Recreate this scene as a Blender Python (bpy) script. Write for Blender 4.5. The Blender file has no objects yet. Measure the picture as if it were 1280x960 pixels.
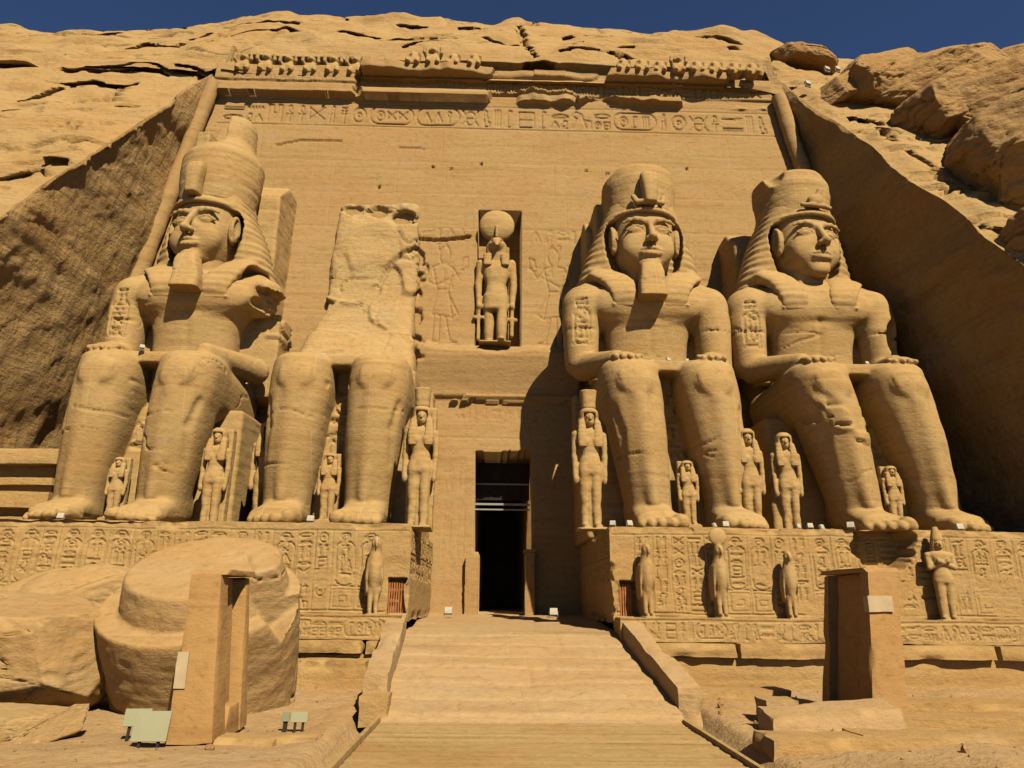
import bpy, bmesh, math, random
import numpy as np
from mathutils import Vector, Matrix

# ------------------------------------------------------------------ camera, sky, sun, exposure
SC = bpy.context.scene
FPX, PITCH, YAW, ROLL = 900.0, math.radians(16.7), math.radians(1.3), math.radians(0.6)
EYE = np.array([0.0, 0.0, 2.85])
def rotz(a):
    c, s = math.cos(a), math.sin(a); return np.array([[c, -s, 0], [s, c, 0], [0, 0, 1.0]])
def rotx(a):
    c, s = math.cos(a), math.sin(a); return np.array([[1.0, 0, 0], [0, c, -s], [0, s, c]])
def roty(a):
    c, s = math.cos(a), math.sin(a); return np.array([[c, 0, s], [0, 1.0, 0], [-s, 0, c]])
CAMR = rotz(-YAW) @ rotx(math.pi / 2 + PITCH) @ rotz(ROLL)
cam_data = bpy.data.cameras.new('camera'); cam = bpy.data.objects.new('camera', cam_data)
SC.collection.objects.link(cam); SC.camera = cam
cam_data.sensor_width = 36.0; cam_data.lens = FPX / 1280.0 * 36.0
cam_data.clip_start = 0.1; cam_data.clip_end = 2000
cam.matrix_world = Matrix.Translation(Vector(EYE)) @ Matrix([list(r) for r in CAMR]).to_4x4()

SUN_TO = Vector((0.45, -1.0, 1.04)).normalized()      # towards the sun
sun_el = math.asin(SUN_TO.z); sun_az = math.atan2(SUN_TO.x, SUN_TO.y)
world = bpy.data.worlds.new('World'); SC.world = world; world.use_nodes = True
wn = world.node_tree; bg = wn.nodes['Background']
sky = wn.nodes.new('ShaderNodeTexSky'); sky.sky_type = 'NISHITA'; sky.sun_disc = False
sky.sun_elevation = sun_el; sky.sun_rotation = sun_az
sky.altitude = 2500; sky.air_density = 0.6; sky.dust_density = 0.0; sky.ozone_density = 6.0
wn.links.new(sky.outputs[0], bg.inputs[0]); bg.inputs[1].default_value = 0.05
sun_data = bpy.data.lights.new('sun', 'SUN'); sun_data.energy = 4.9; sun_data.angle = math.radians(0.5)
sun_data.color = (1.0, 0.90, 0.73)
sun = bpy.data.objects.new('sun', sun_data); SC.collection.objects.link(sun)
sun.rotation_euler = (-SUN_TO).to_track_quat('-Z', 'Y').to_euler(); sun.location = (20, -30, 60)
SC.view_settings.view_transform = 'Standard'; SC.view_settings.look = 'None'
SC.view_settings.exposure = 1.06; SC.view_settings.gamma = 1.0
SC.view_settings.use_curve_mapping = False
SC.render.engine = 'CYCLES'
SC.cycles.max_bounces = 5; SC.cycles.diffuse_bounces = 1

def at(px, py, Y):
    """world point at depth Y for a place measured in the 1280x960 photograph"""
    d = CAMR @ np.array([(px - 640) / FPX, (480 - py) / FPX, -1.0]); return EYE + d * (Y / d[1])

# ------------------------------------------------------------------ noise
def _hash(ix, iy, iz, seed):
    h = (ix.astype(np.uint32) * np.uint32(374761393) + iy.astype(np.uint32) * np.uint32(668265263)
         + iz.astype(np.uint32) * np.uint32(2147483647) + np.uint32(seed * 974711 + 12345))
    h = (h ^ (h >> np.uint32(13))) * np.uint32(1274126177)
    h = (h ^ (h >> np.uint32(15))) * np.uint32(2246822519)
    return ((h ^ (h >> np.uint32(16))) & np.uint32(0xffffff)).astype(np.float32) / 8388607.5 - 1.0
def vnoise(P, seed=0):
    P = np.asarray(P, np.float32); F = np.floor(P); I = F.astype(np.int64); f = P - F
    u = f * f * f * (f * (f * 6 - 15) + 10); r = 0
    for dx in (0, 1):
        wx = u[..., 0] if dx else 1 - u[..., 0]
        for dy in (0, 1):
            wy = u[..., 1] if dy else 1 - u[..., 1]
            for dz in (0, 1):
                wz = u[..., 2] if dz else 1 - u[..., 2]
                r = r + wx * wy * wz * _hash(I[..., 0] + dx, I[..., 1] + dy, I[..., 2] + dz, seed)
    return r
def fbm(P, octv=4, seed=0, gain=0.5):
    P = np.asarray(P, np.float32); r = 0; a = 1.0; t = 0
    for o in range(octv):
        r = r + a * vnoise(P * (2.03 ** o) + 17.3 * o, seed + o); t += a; a *= gain
    return r / t
def sst(a, b, x):
    t = np.clip((x - a) / (b - a), 0, 1); return t * t * (3 - 2 * t)
def cells(P, seed=0):
    """distance to the nearest jittered cell centre and that cell's random value"""
    P = np.asarray(P, np.float32); I = np.floor(P).astype(np.int64)
    best = np.full(P.shape[:-1], 9.0, np.float32); val = np.zeros(P.shape[:-1], np.float32); sec = best.copy()
    for dx in (-1, 0, 1):
        for dy in (-1, 0, 1):
            for dz in (-1, 0, 1):
                a, b, c = I[..., 0] + dx, I[..., 1] + dy, I[..., 2] + dz
                q = np.stack([a + .5 + .45 * _hash(a, b, c, seed), b + .5 + .45 * _hash(a, b, c, seed + 1), c + .5 + .45 * _hash(a, b, c, seed + 2)], -1)
                d = np.sqrt(((P - q) ** 2).sum(-1)); m = d < best
                sec = np.where(m, best, np.minimum(sec, d)); val = np.where(m, _hash(a, b, c, seed + 3), val); best = np.where(m, d, best)
    return best, sec, val

# ------------------------------------------------------------------ objects
COL = SC.collection
def link_mesh(name, V, F, mat, parent=None, smooth=True, loc=None):
    V = np.ascontiguousarray(V, np.float32).reshape(-1, 3)
    me = bpy.data.meshes.new(name)
    if isinstance(F, np.ndarray):
        n, k = F.shape
        me.vertices.add(len(V)); me.vertices.foreach_set('co', V.ravel())
        me.loops.add(n * k); me.polygons.add(n)
        me.polygons.foreach_set('loop_start', np.arange(0, n * k, k, dtype=np.int32))
        me.polygons.foreach_set('loop_total', np.full(n, k, np.int32))
        me.loops.foreach_set('vertex_index', np.ascontiguousarray(F, np.int32).ravel())
        me.update(calc_edges=True); me.validate()
    else:
        me.from_pydata(V.tolist(), [], F); me.update()
    me.polygons.foreach_set('use_smooth', np.full(len(me.polygons), bool(smooth)))
    me.materials.append(mat)
    o = bpy.data.objects.new(name, me); COL.objects.link(o)
    if parent: o.parent = parent
    if loc is not None: o.location = loc
    return o
def tag(o, label=None, cat=None, group=None, kind=None):
    if label: o['label'] = label
    if cat: o['category'] = cat
    if group: o['group'] = group
    if kind: o['kind'] = kind
    return o
def thing(name, label, cat, loc=(0, 0, 0), rz=0.0, group=None, scale=1.0):
    o = bpy.data.objects.new(name, None); COL.objects.link(o); o.empty_display_size = 0.3
    o.location = loc; o.rotation_euler = (0, 0, rz); o.scale = (scale,) * 3
    return tag(o, label, cat, group)
def dup(root, loc, rz, label, scale=None, skip=()):
    r = root.copy(); COL.objects.link(r); r.location = loc; r.rotation_euler = (0, 0, rz); r['label'] = label
    if scale: r.scale = (scale,) * 3
    for ch in list(root.children):
        if ch.name.split('.')[0] in skip: continue
        c = ch.copy(); COL.objects.link(c); c.parent = r
        for g in ch.children:
            d = g.copy(); COL.objects.link(d); d.parent = c
    return r

class MB:
    """collects vertex and face arrays of one mesh"""
    def __init__(s): s.V = []; s.F = []; s.n = 0
    def add(s, V, F):
        V = np.asarray(V, float).reshape(-1, 3); s.V.append(V); s.F += [tuple(int(i) + s.n for i in f) for f in F]; s.n += len(V); return s
    def box(s, lo, hi, R=None, c=None):
        lo, hi = np.array(lo, float), np.array(hi, float)
        V = np.array([[(lo, hi)[i][0], (lo, hi)[j][1], (lo, hi)[k][2]] for i in (0, 1) for j in (0, 1) for k in (0, 1)])
        if R is not None:
            cc = (lo + hi) / 2 if c is None else np.array(c, float); V = (V - cc) @ np.asarray(R).T + cc
        return s.add(V, [(0, 1, 3, 2), (4, 6, 7, 5), (0, 4, 5, 1), (2, 3, 7, 6), (0, 2, 6, 4), (1, 5, 7, 3)])
    def build(s, name, mat, parent=None, smooth=False, loc=None, bevel=0.0):
        o = link_mesh(name, np.concatenate(s.V), s.F, mat, parent, smooth, loc)
        if bevel:
            m = o.modifiers.new('edge', 'BEVEL'); m.width = bevel; m.segments = 2; m.limit_method = 'ANGLE'
        return o

def grid_faces(nr, nc, flip=False):
    i = np.arange(nr * nc).reshape(nr, nc)
    F = np.stack([i[:-1, :-1], i[:-1, 1:], i[1:, 1:], i[1:, :-1]], -1).reshape(-1, 4)
    return F[:, ::-1] if flip else F

# ------------------------------------------------------------------ volume sculpting (distance fields -> surface nets)
class Vol:
    def __init__(s, lo, hi, h):
        s.lo = np.array(lo, np.float32); s.h = h
        s.n = np.ceil((np.array(hi) - np.array(lo)) / h).astype(int) + 1
        s.f = np.full(tuple(s.n), 50.0, np.float32)
        s.ax = [s.lo[i] + h * np.arange(s.n[i], dtype=np.float32) for i in range(3)]
    def _sub(s, lo, hi, k):
        sl = []
        for i in range(3):
            a = int(np.clip(math.floor((lo[i] - k - s.lo[i]) / s.h) - 3, 0, s.n[i])); b = int(np.clip(math.ceil((hi[i] + k - s.lo[i]) / s.h) + 4, 0, s.n[i]))
            sl.append(slice(a, b))
        X = s.ax[0][sl[0]][:, None, None]; Y = s.ax[1][sl[1]][None, :, None]; Z = s.ax[2][sl[2]][None, None, :]
        return tuple(sl), X, Y, Z
    def _mix(s, sl, d, k, cut):
        a = s.f[sl]
        if a.size == 0: return
        if cut:
            d = -d
            if k <= 0: s.f[sl] = np.maximum(a, d); return
            h = np.clip(.5 - .5 * (d - a) / k, 0, 1); s.f[sl] = d * (1 - h) + a * h + k * h * (1 - h)
        else:
            if k <= 0: s.f[sl] = np.minimum(a, d); return
            h = np.clip(.5 + .5 * (d - a) / k, 0, 1); s.f[sl] = d * (1 - h) + a * h - k * h * (1 - h)
    def ell(s, c, r, k=.1, cut=False, R=None):
        c = np.array(c, np.float32); r = np.array(r, np.float32); m = r if R is None else np.full(3, r.max())
        sl, X, Y, Z = s._sub(c - m, c + m, k); X, Y, Z = X - c[0], Y - c[1], Z - c[2]
        if R is not None:
            R = np.asarray(R, np.float32)
            X, Y, Z = (R[0, 0] * X + R[1, 0] * Y + R[2, 0] * Z, R[0, 1] * X + R[1, 1] * Y + R[2, 1] * Z, R[0, 2] * X + R[1, 2] * Y + R[2, 2] * Z)
        k0 = np.sqrt((X / r[0]) ** 2 + (Y / r[1]) ** 2 + (Z / r[2]) ** 2); k1 = np.sqrt((X / r[0] ** 2) ** 2 + (Y / r[1] ** 2) ** 2 + (Z / r[2] ** 2) ** 2)
        s._mix(sl, k0 * (k0 - 1) / np.maximum(k1, 1e-6), k, cut); return s
    def cap(s, a, b, ra, rb=None, k=.1, cut=False):
        rb = ra if rb is None else rb; a = np.array(a, np.float32); b = np.array(b, np.float32); m = max(ra, rb)
        sl, X, Y, Z = s._sub(np.minimum(a, b) - m, np.maximum(a, b) + m, k); ab = b - a
        t = np.clip(((X - a[0]) * ab[0] + (Y - a[1]) * ab[1] + (Z - a[2]) * ab[2]) / float(ab @ ab), 0, 1)
        d = np.sqrt((X - a[0] - t * ab[0]) ** 2 + (Y - a[1] - t * ab[1]) ** 2 + (Z - a[2] - t * ab[2]) ** 2) - (ra + (rb - ra) * t)
        s._mix(sl, d, k, cut); return s
    def path(s, pts, r, k=.1, cut=False):
        for p, q in zip(pts[:-1], pts[1:]): s.cap(p, q, r, r, k, cut)
        return s
    def box(s, lo, hi, rd=.05, k=.05, cut=False, R=None):
        lo, hi = np.array(lo, np.float32), np.array(hi, np.float32); c = (lo + hi) / 2; hf = (hi - lo) / 2
        m = hf if R is None else np.full(3, np.linalg.norm(hf))
        sl, X, Y, Z = s._sub(c - m, c + m, k); X, Y, Z = X - c[0], Y - c[1], Z - c[2]
        if R is not None:
            R = np.asarray(R, np.float32)
            X, Y, Z = (R[0, 0] * X + R[1, 0] * Y + R[2, 0] * Z, R[0, 1] * X + R[1, 1] * Y + R[2, 1] * Z, R[0, 2] * X + R[1, 2] * Y + R[2, 2] * Z)
        qx, qy, qz = np.abs(X) - hf[0] + rd, np.abs(Y) - hf[1] + rd, np.abs(Z) - hf[2] + rd
        d = np.sqrt(np.maximum(qx, 0) ** 2 + np.maximum(qy, 0) ** 2 + np.maximum(qz, 0) ** 2) + np.minimum(np.maximum(qx, np.maximum(qy, qz)), 0) - rd
        s._mix(sl, d, k, cut); return s
    def loft(s, keys, n=2.5, k=.1, cut=False, axis='z', rd=.1):
        """keys: (t, c1, c2, r1, r2); axis z: c = x, y; axis y: c = x, z"""
        K = np.array(keys, np.float32); t0, t1 = K[0, 0], K[-1, 0]
        lo1, hi1 = (K[:, 1] - K[:, 3]).min(), (K[:, 1] + K[:, 3]).max(); lo2, hi2 = (K[:, 2] - K[:, 4]).min(), (K[:, 2] + K[:, 4]).max()
        if axis == 'z': sl, X, Y, Z = s._sub((lo1, lo2, t0), (hi1, hi2, t1), k); T, U, W = Z, X, Y
        else: sl, X, Y, Z = s._sub((lo1, t0, lo2), (hi1, t1, hi2), k); T, U, W = Y, X, Z
        # smooth interpolation between keys
        tt = np.clip(T, t0, t1); i = np.clip(np.searchsorted(K[:, 0], tt, side='right') - 1, 0, len(K) - 2)
        f = (tt - K[i, 0]) / np.maximum(K[i + 1, 0] - K[i, 0], 1e-6)
        m = np.gradient(K[:, 1:], K[:, 0], axis=0) if len(K) > 2 else np.repeat((K[1:2, 1:] - K[0:1, 1:]) / (t1 - t0), 2, 0)
        dt = K[i + 1, 0] - K[i, 0]
        h00, h10, h01, h11 = 2 * f**3 - 3 * f**2 + 1, f**3 - 2 * f**2 + f, -2 * f**3 + 3 * f**2, f**3 - f**2
        g = [h00 * K[i, j + 1] + h10 * dt * m[i, j] + h01 * K[i + 1, j + 1] + h11 * dt * m[i + 1, j] for j in range(4)]
        a, b = np.maximum(g[2], .02), np.maximum(g[3], .02)
        d1 = ((np.abs((U - g[0]) / a) ** n + np.abs((W - g[1]) / b) ** n) ** (1 / n) - 1) * np.minimum(a, b)
        d2 = np.maximum(t0 - T, T - t1)
        if rd > 0:
            e1, e2 = d1 + rd, d2 + rd
            d = np.sqrt(np.maximum(e1, 0) ** 2 + np.maximum(e2, 0) ** 2) + np.minimum(np.maximum(e1, e2), 0) - rd
        else: d = np.maximum(d1, d2)
        s._mix(sl, d.astype(np.float32), k, cut); return s
    def fn(s, lo, hi, func, k=.1, cut=False):
        sl, X, Y, Z = s._sub(lo, hi, k); s._mix(sl, func(X, Y, Z).astype(np.float32), k, cut); return s
    def mesh(s):
        f = s.f.copy(); f[0] = f[-1] = 1; f[:, 0] = f[:, -1] = 1; f[:, :, 0] = f[:, :, -1] = 1
        ins = f < 0
        c8 = [ins[i:i + ins.shape[0] - 1, j:j + ins.shape[1] - 1, l:l + ins.shape[2] - 1] for i in (0, 1) for j in (0, 1) for l in (0, 1)]
        allin = c8[0].copy(); anyin = c8[0].copy()
        for c in c8[1:]: allin &= c; anyin |= c
        act = anyin & ~allin; ci = np.argwhere(act); vid = np.full(act.shape, -1, np.int32); vid[act] = np.arange(len(ci))
        offs = np.array([(i, j, l) for i in (0, 1) for j in (0, 1) for l in (0, 1)])
        v8 = np.stack([f[ci[:, 0] + o[0], ci[:, 1] + o[1], ci[:, 2] + o[2]] for o in offs], 1)
        acc = np.zeros((len(ci), 3), np.float32); cnt = np.zeros(len(ci), np.float32)
        for a in range(8):
            for b in range(a + 1, 8):
                if np.abs(offs[a] - offs[b]).sum() != 1: continue
                m = (v8[:, a] < 0) != (v8[:, b] < 0); den = v8[:, a] - v8[:, b]
                t = np.where(m, v8[:, a] / np.where(m, den, 1), 0)[:, None]
                acc += np.where(m[:, None], offs[a] + t * (offs[b] - offs[a]), 0); cnt += m
        V = s.lo + s.h * (ci + acc / cnt[:, None])
        Fs = []
        for ax in range(3):
            sa = [slice(1, -1)] * 3; sb = [slice(1, -1)] * 3; sa[ax] = slice(0, -1); sb[ax] = slice(1, None)
            A, B = ins[tuple(sa)], ins[tuple(sb)]; e = np.argwhere(A != B)
            if not len(e): continue
            up = A[tuple(e.T)]; p = e.copy()
            for i in range(3):
                if i != ax: p[:, i] += 1
            u, w = [(1, 2), (2, 0), (0, 1)][ax]
            def cell(du, dw):
                q = p.copy(); q[:, u] += du; q[:, w] += dw; return vid[q[:, 0], q[:, 1], q[:, 2]]
            Q = np.stack([cell(-1, -1), cell(0, -1), cell(0, 0), cell(-1, 0)], 1); Q[~up] = Q[~up][:, ::-1]; Fs.append(Q)
        return V, np.concatenate(Fs)
    def normals(s, V):
        g = np.gradient(s.f.clip(-1, 1), s.h); idx = np.clip(np.round((V - s.lo) / s.h).astype(int), 0, s.n - 1)
        N = np.stack([c[idx[:, 0], idx[:, 1], idx[:, 2]] for c in g], 1); return N / np.maximum(np.linalg.norm(N, axis=1), 1e-6)[:, None]
    def rough(s, off=(0, 0, 0), a1=.03, f1=1.2, strata=.015, seed=0, extra=None):
        """mesh with weathering: lumps and horizontal bedding cut into the stone"""
        V, F = s.mesh(); N = s.normals(V); P = V + np.array(off, np.float32)
        d = a1 * fbm(P * f1, 4, seed) + strata * fbm(P * np.array([.5, .5, 5.0]), 3, seed + 9)
        if extra is not None: d = d + extra(V, N)
        return V + N * d[:, None], F
# ------------------------------------------------------------------ materials
def stone(name, base, var=0.16, warm=0.0, strata=(.14, .14, 1.7), bump=0.35, fine=5.0, pits=0.0, seed=0.0, tool=0.0, rough=0.93, seam=0.0):
    m = bpy.data.materials.new(name); m.use_nodes = True; nt = m.node_tree; N = nt.nodes; L = nt.links
    b = N['Principled BSDF']; b.inputs['Roughness'].default_value = rough; b.inputs['Specular IOR Level'].default_value = 0.15
    geo = N.new('ShaderNodeNewGeometry')
    def mapped(sc, off=0.0):
        mp = N.new('ShaderNodeMapping'); mp.inputs['Scale'].default_value = sc; mp.inputs['Location'].default_value = (off + seed, seed * 1.7, off * .3 + seed * .6)
        L.new(geo.outputs['Position'], mp.inputs[0]); return mp
    def noise(sc, scale, det, rg=.6, off=0.0, dist=0.0):
        n = N.new('ShaderNodeTexNoise'); n.inputs['Scale'].default_value = scale; n.inputs['Detail'].default_value = det
        n.inputs['Roughness'].default_value = rg; n.inputs['Distortion'].default_value = dist
        L.new(mapped(sc, off).outputs[0], n.inputs['Vector']); return n
    def ramp(src, stops):
        r = N.new('ShaderNodeValToRGB'); r.color_ramp.elements[0].position, r.color_ramp.elements[0].color = stops[0][0], (*stops[0][1], 1)
        r.color_ramp.elements[1].position, r.color_ramp.elements[1].color = stops[-1][0], (*stops[-1][1], 1)
        for p, c in stops[1:-1]:
            e = r.color_ramp.elements.new(p); e.color = (*c, 1)
        L.new(src, r.inputs[0]); return r
    c = np.array(base) * np.array([.575, .53, .455]); dk = tuple(c * np.array([1 - var * 1.1, 1 - var * 1.35, 1 - var * 1.6])); lt = tuple(np.minimum(c * np.array([1 + var * .5, 1 + var * .62, 1 + var * .9]), .95))
    red = tuple(c * np.array([1.0 - var * .2, 1 - var * .75, 1 - var * 1.3]))
    n1 = noise(strata, 1.0, 7, .62, 0, .6)
    r1 = ramp(n1.outputs['Fac'], [(.30, dk), (.46, tuple(c)), (.56, tuple(c)), (.74, lt)])
    n2 = noise((.21, .21, .42), 1.0, 5, .6, 31)
    r2 = ramp(n2.outputs['Fac'], [(.42, (0, 0, 0)), (.68, (1, 1, 1))])
    mx = N.new('ShaderNodeMix'); mx.data_type = 'RGBA'; mx.inputs['B'].default_value = (*red, 1)
    ml = N.new('ShaderNodeMath'); ml.operation = 'MULTIPLY'; ml.inputs[1].default_value = .75
    L.new(r2.outputs[0], ml.inputs[0]); L.new(ml.outputs[0], mx.inputs['Factor']); L.new(r1.outputs[0], mx.inputs['A'])
    n4 = noise((.33, .33, .9), 1.0, 6, .65, 57, .4); r4 = ramp(n4.outputs['Fac'], [(.52, (0, 0, 0)), (.70, (1, 1, 1))])
    m4 = N.new('ShaderNodeMix'); m4.data_type = 'RGBA'; m4.inputs['B'].default_value = (*np.minimum(c * np.array([.98, 1.05, 1.25]), .95), 1)
    f4 = N.new('ShaderNodeMath'); f4.operation = 'MULTIPLY'; f4.inputs[1].default_value = .6; L.new(r4.outputs[0], f4.inputs[0]); L.new(f4.outputs[0], m4.inputs['Factor']); L.new(mx.outputs['Result'], m4.inputs['A']); mx = m4
    n3 = noise((1, 1, 1.6), 3.4, 8, .72, 7)
    r3 = ramp(n3.outputs['Fac'], [(.30, (.66, .62, .57)), (.46, (.95, .95, .94)), (.55, (1, 1, 1)), (.8, (1.1, 1.1, 1.12))])
    m2 = N.new('ShaderNodeMix'); m2.data_type = 'RGBA'; m2.blend_type = 'MULTIPLY'; m2.inputs['Factor'].default_value = .8
    L.new(mx.outputs['Result'], m2.inputs['A']); L.new(r3.outputs[0], m2.inputs['B'])
    n5 = noise((.10, .10, 4.2), 1.0, 4, .6, 77, .3)
    r5 = ramp(n5.outputs['Fac'], [(.36, (.70, .64, .56)), (.43, (1, 1, 1)), (.62, (1, 1, 1)), (.70, (1.08, 1.09, 1.12))])
    m5 = N.new('ShaderNodeMix'); m5.data_type = 'RGBA'; m5.blend_type = 'MULTIPLY'; m5.inputs['Factor'].default_value = .32
    L.new(m2.outputs['Result'], m5.inputs['A']); L.new(r5.outputs[0], m5.inputs['B']); m2 = m5
    if seam:   # joints of the sawn blocks the statues were rebuilt from
        sx = N.new('ShaderNodeSeparateXYZ'); cx = N.new('ShaderNodeCombineXYZ'); wob = noise((.5, .5, .5), 1.0, 2, .5, 91)
        L.new(geo.outputs['Position'], sx.inputs[0]); L.new(sx.outputs[0], cx.inputs[0])
        za = N.new('ShaderNodeMath'); za.operation = 'MULTIPLY_ADD'; za.inputs[1].default_value = .22; L.new(wob.outputs['Fac'], za.inputs[0]); L.new(sx.outputs[2], za.inputs[2]); L.new(za.outputs[0], cx.inputs[1])
        bk = N.new('ShaderNodeTexBrick'); bk.inputs['Scale'].default_value = 1.0; bk.inputs['Brick Width'].default_value = 3.7; bk.inputs['Row Height'].default_value = 2.35
        bk.inputs['Mortar Size'].default_value = .022; bk.inputs['Mortar Smooth'].default_value = .4; bk.offset = .37; L.new(cx.outputs[0], bk.inputs['Vector'])
        ms = N.new('ShaderNodeMix'); ms.data_type = 'RGBA'; ms.inputs['B'].default_value = (*np.minimum(c * np.array([1.12, 1.18, 1.35]), .95), 1)
        fs = N.new('ShaderNodeMath'); fs.operation = 'MULTIPLY'; fs.inputs[1].default_value = seam; L.new(bk.outputs['Fac'], fs.inputs[0]); L.new(fs.outputs[0], ms.inputs['Factor']); L.new(m2.outputs['Result'], ms.inputs['A']); m2 = ms
    L.new(m2.outputs['Result'], b.inputs['Base Color'])
    # relief: bedding, grain, pits
    nb = noise((.5, .5, 3.4), 1.3, 6, .65, 3); nf = noise((1, 1, 1.3), fine, 6, .7, 5)
    nbm = N.new('ShaderNodeMath'); nbm.operation = 'MULTIPLY'; nbm.inputs[1].default_value = .5; L.new(nb.outputs['Fac'], nbm.inputs[0])
    add = N.new('ShaderNodeMath'); add.operation = 'ADD'; L.new(nbm.outputs[0], add.inputs[0])
    s2 = N.new('ShaderNodeMath'); s2.operation = 'MULTIPLY'; s2.inputs[1].default_value = .75; L.new(nf.outputs['Fac'], s2.inputs[0]); L.new(s2.outputs[0], add.inputs[1])
    out = add
    if pits:
        vo = N.new('ShaderNodeTexVoronoi'); vo.inputs['Scale'].default_value = 2.3; L.new(mapped((1, 1, 1.7)).outputs[0], vo.inputs['Vector'])
        mr = N.new('ShaderNodeMapRange'); mr.inputs['From Max'].default_value = .25; mr.inputs['To Max'].default_value = pits; L.new(vo.outputs['Distance'], mr.inputs['Value'])
        a2 = N.new('ShaderNodeMath'); a2.operation = 'ADD'; L.new(out.outputs[0], a2.inputs[0]); L.new(mr.outputs[0], a2.inputs[1]); out = a2
    if tool:
        nt2 = noise((2.2, .8, .35), 2.2, 4, .7, 13, .8)
        t2 = N.new('ShaderNodeMath'); t2.operation = 'MULTIPLY'; t2.inputs[1].default_value = tool; L.new(nt2.outputs['Fac'], t2.inputs[0])
        a3 = N.new('ShaderNodeMath'); a3.operation = 'ADD'; L.new(out.outputs[0], a3.inputs[0]); L.new(t2.outputs[0], a3.inputs[1]); out = a3
    bp = N.new('ShaderNodeBump'); bp.inputs['Strength'].default_value = min(1.0, bump * 1.35); bp.inputs['Distance'].default_value = .2
    L.new(out.outputs[0], bp.inputs['Height']); L.new(bp.outputs[0], b.inputs['Normal'])
    return m
def plain(name, col, rough=.6, metal=0.0, var=.12, scale=6.0, bump=.1):
    m = bpy.data.materials.new(name); m.use_nodes = True; N = m.node_tree.nodes; L = m.node_tree.links
    b = N['Principled BSDF']; b.inputs['Roughness'].default_value = rough; b.inputs['Metallic'].default_value = metal; b.inputs['Specular IOR Level'].default_value = .2
    col = [c * .58 for c in col]
    tc = N.new('ShaderNodeTexCoord'); n = N.new('ShaderNodeTexNoise'); n.inputs['Scale'].default_value = scale; n.inputs['Detail'].default_value = 6
    L.new(tc.outputs['Object'], n.inputs['Vector']); r = N.new('ShaderNodeValToRGB')
    r.color_ramp.elements[0].position = .3; r.color_ramp.elements[0].color = (*[c * (1 - var) for c in col], 1)
    r.color_ramp.elements[1].position = .7; r.color_ramp.elements[1].color = (*[min(1, c * (1 + var)) for c in col], 1)
    L.new(n.outputs['Fac'], r.inputs[0]); L.new(r.outputs[0], b.inputs['Base Color'])
    bp = N.new('ShaderNodeBump'); bp.inputs['Strength'].default_value = bump; bp.inputs['Distance'].default_value = .02
    L.new(n.outputs['Fac'], bp.inputs['Height']); L.new(bp.outputs[0], b.inputs['Normal'])
    return m
SAND = (.46, .305, .130)
M = dict(
    wall=stone('facade_sandstone', (.425, .283, .124), .15, bump=.22, seed=1, fine=6, seam=.35),
    colossus=stone('carved_sandstone', (.465, .322, .140), .15, strata=(.16, .16, 2.2), bump=.22, seed=2, fine=6, seam=.6),
    small=stone('small_statue_sandstone', (.465, .32, .138), .15, strata=(.4, .4, 3.0), bump=.18, seed=3, fine=9),
    cliff=stone('cliff_sandstone', (.455, .312, .136), .2, strata=(.07, .07, .9), bump=.55, pits=.15, seed=4, fine=3.2),
    cut=stone('rough_cut_sandstone', (.42, .285, .125), .26, strata=(.12, .12, .5), bump=.75, pits=.1, tool=.8, seed=5, fine=3.0),
    rock=stone('boulder_sandstone', (.43, .28, .118), .22, strata=(.1, .1, 1.6), bump=.7, pits=.25, seed=6, fine=3),
    base=stone('pedestal_sandstone', (.462, .312, .132), .17, strata=(.2, .2, 1.9), bump=.3, seed=7, fine=6),
    pale=stone('pale_broken_sandstone', (.485, .345, .160), .14, strata=(.25, .25, 1.2), bump=.4, seed=8, fine=4),
    fallen=stone('fallen_block_sandstone', (.455, .315, .145), .2, strata=(.3, .3, .8), bump=.3, pits=.05, seed=9, fine=4),
    pillar=stone('jamb_sandstone', (.44, .265, .102), .1, strata=(.3, .3, .9), bump=.18, seed=10, fine=7),
    sand=stone('trodden_sand', (.51, .352, .180), .16, strata=(.25, .25, .25), bump=.5, seed=11, fine=5),
    ramp=stone('ramp_stone', (.49, .345, .178), .17, strata=(.12, .9, .9), bump=.3, seed=12, fine=7),
    plank=stone('boardwalk_timber', (.47, .335, .150), .36, strata=(.10, 4.0, 1.0), bump=.2, seed=13, fine=8),
    mortar=plain('repair_mortar', (.50, .375, .205), .9, var=.1, scale=3),
    wood=plain('orange_wood', (.36, .13, .035), .6, var=.3, scale=5, bump=.2),
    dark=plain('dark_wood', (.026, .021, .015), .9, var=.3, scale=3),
    steel=plain('pale_metal', (.30, .29, .25), .6, .1, var=.1),
    lampw=plain('white_lamp_paint', (.46, .40, .28), .7, var=.15),
    glassd=plain('dark_lamp_glass', (.05, .05, .05), .15, var=.1),
    sign=plain('pale_green_sign', (.33, .315, .175), .8, var=.06, scale=2),
    signd=plain('grey_green_sign', (.22, .22, .13), .6, var=.1, scale=2),
    void=plain('interior_rock', (.10, .07, .04), .95, var=.2, scale=1),
)

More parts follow.
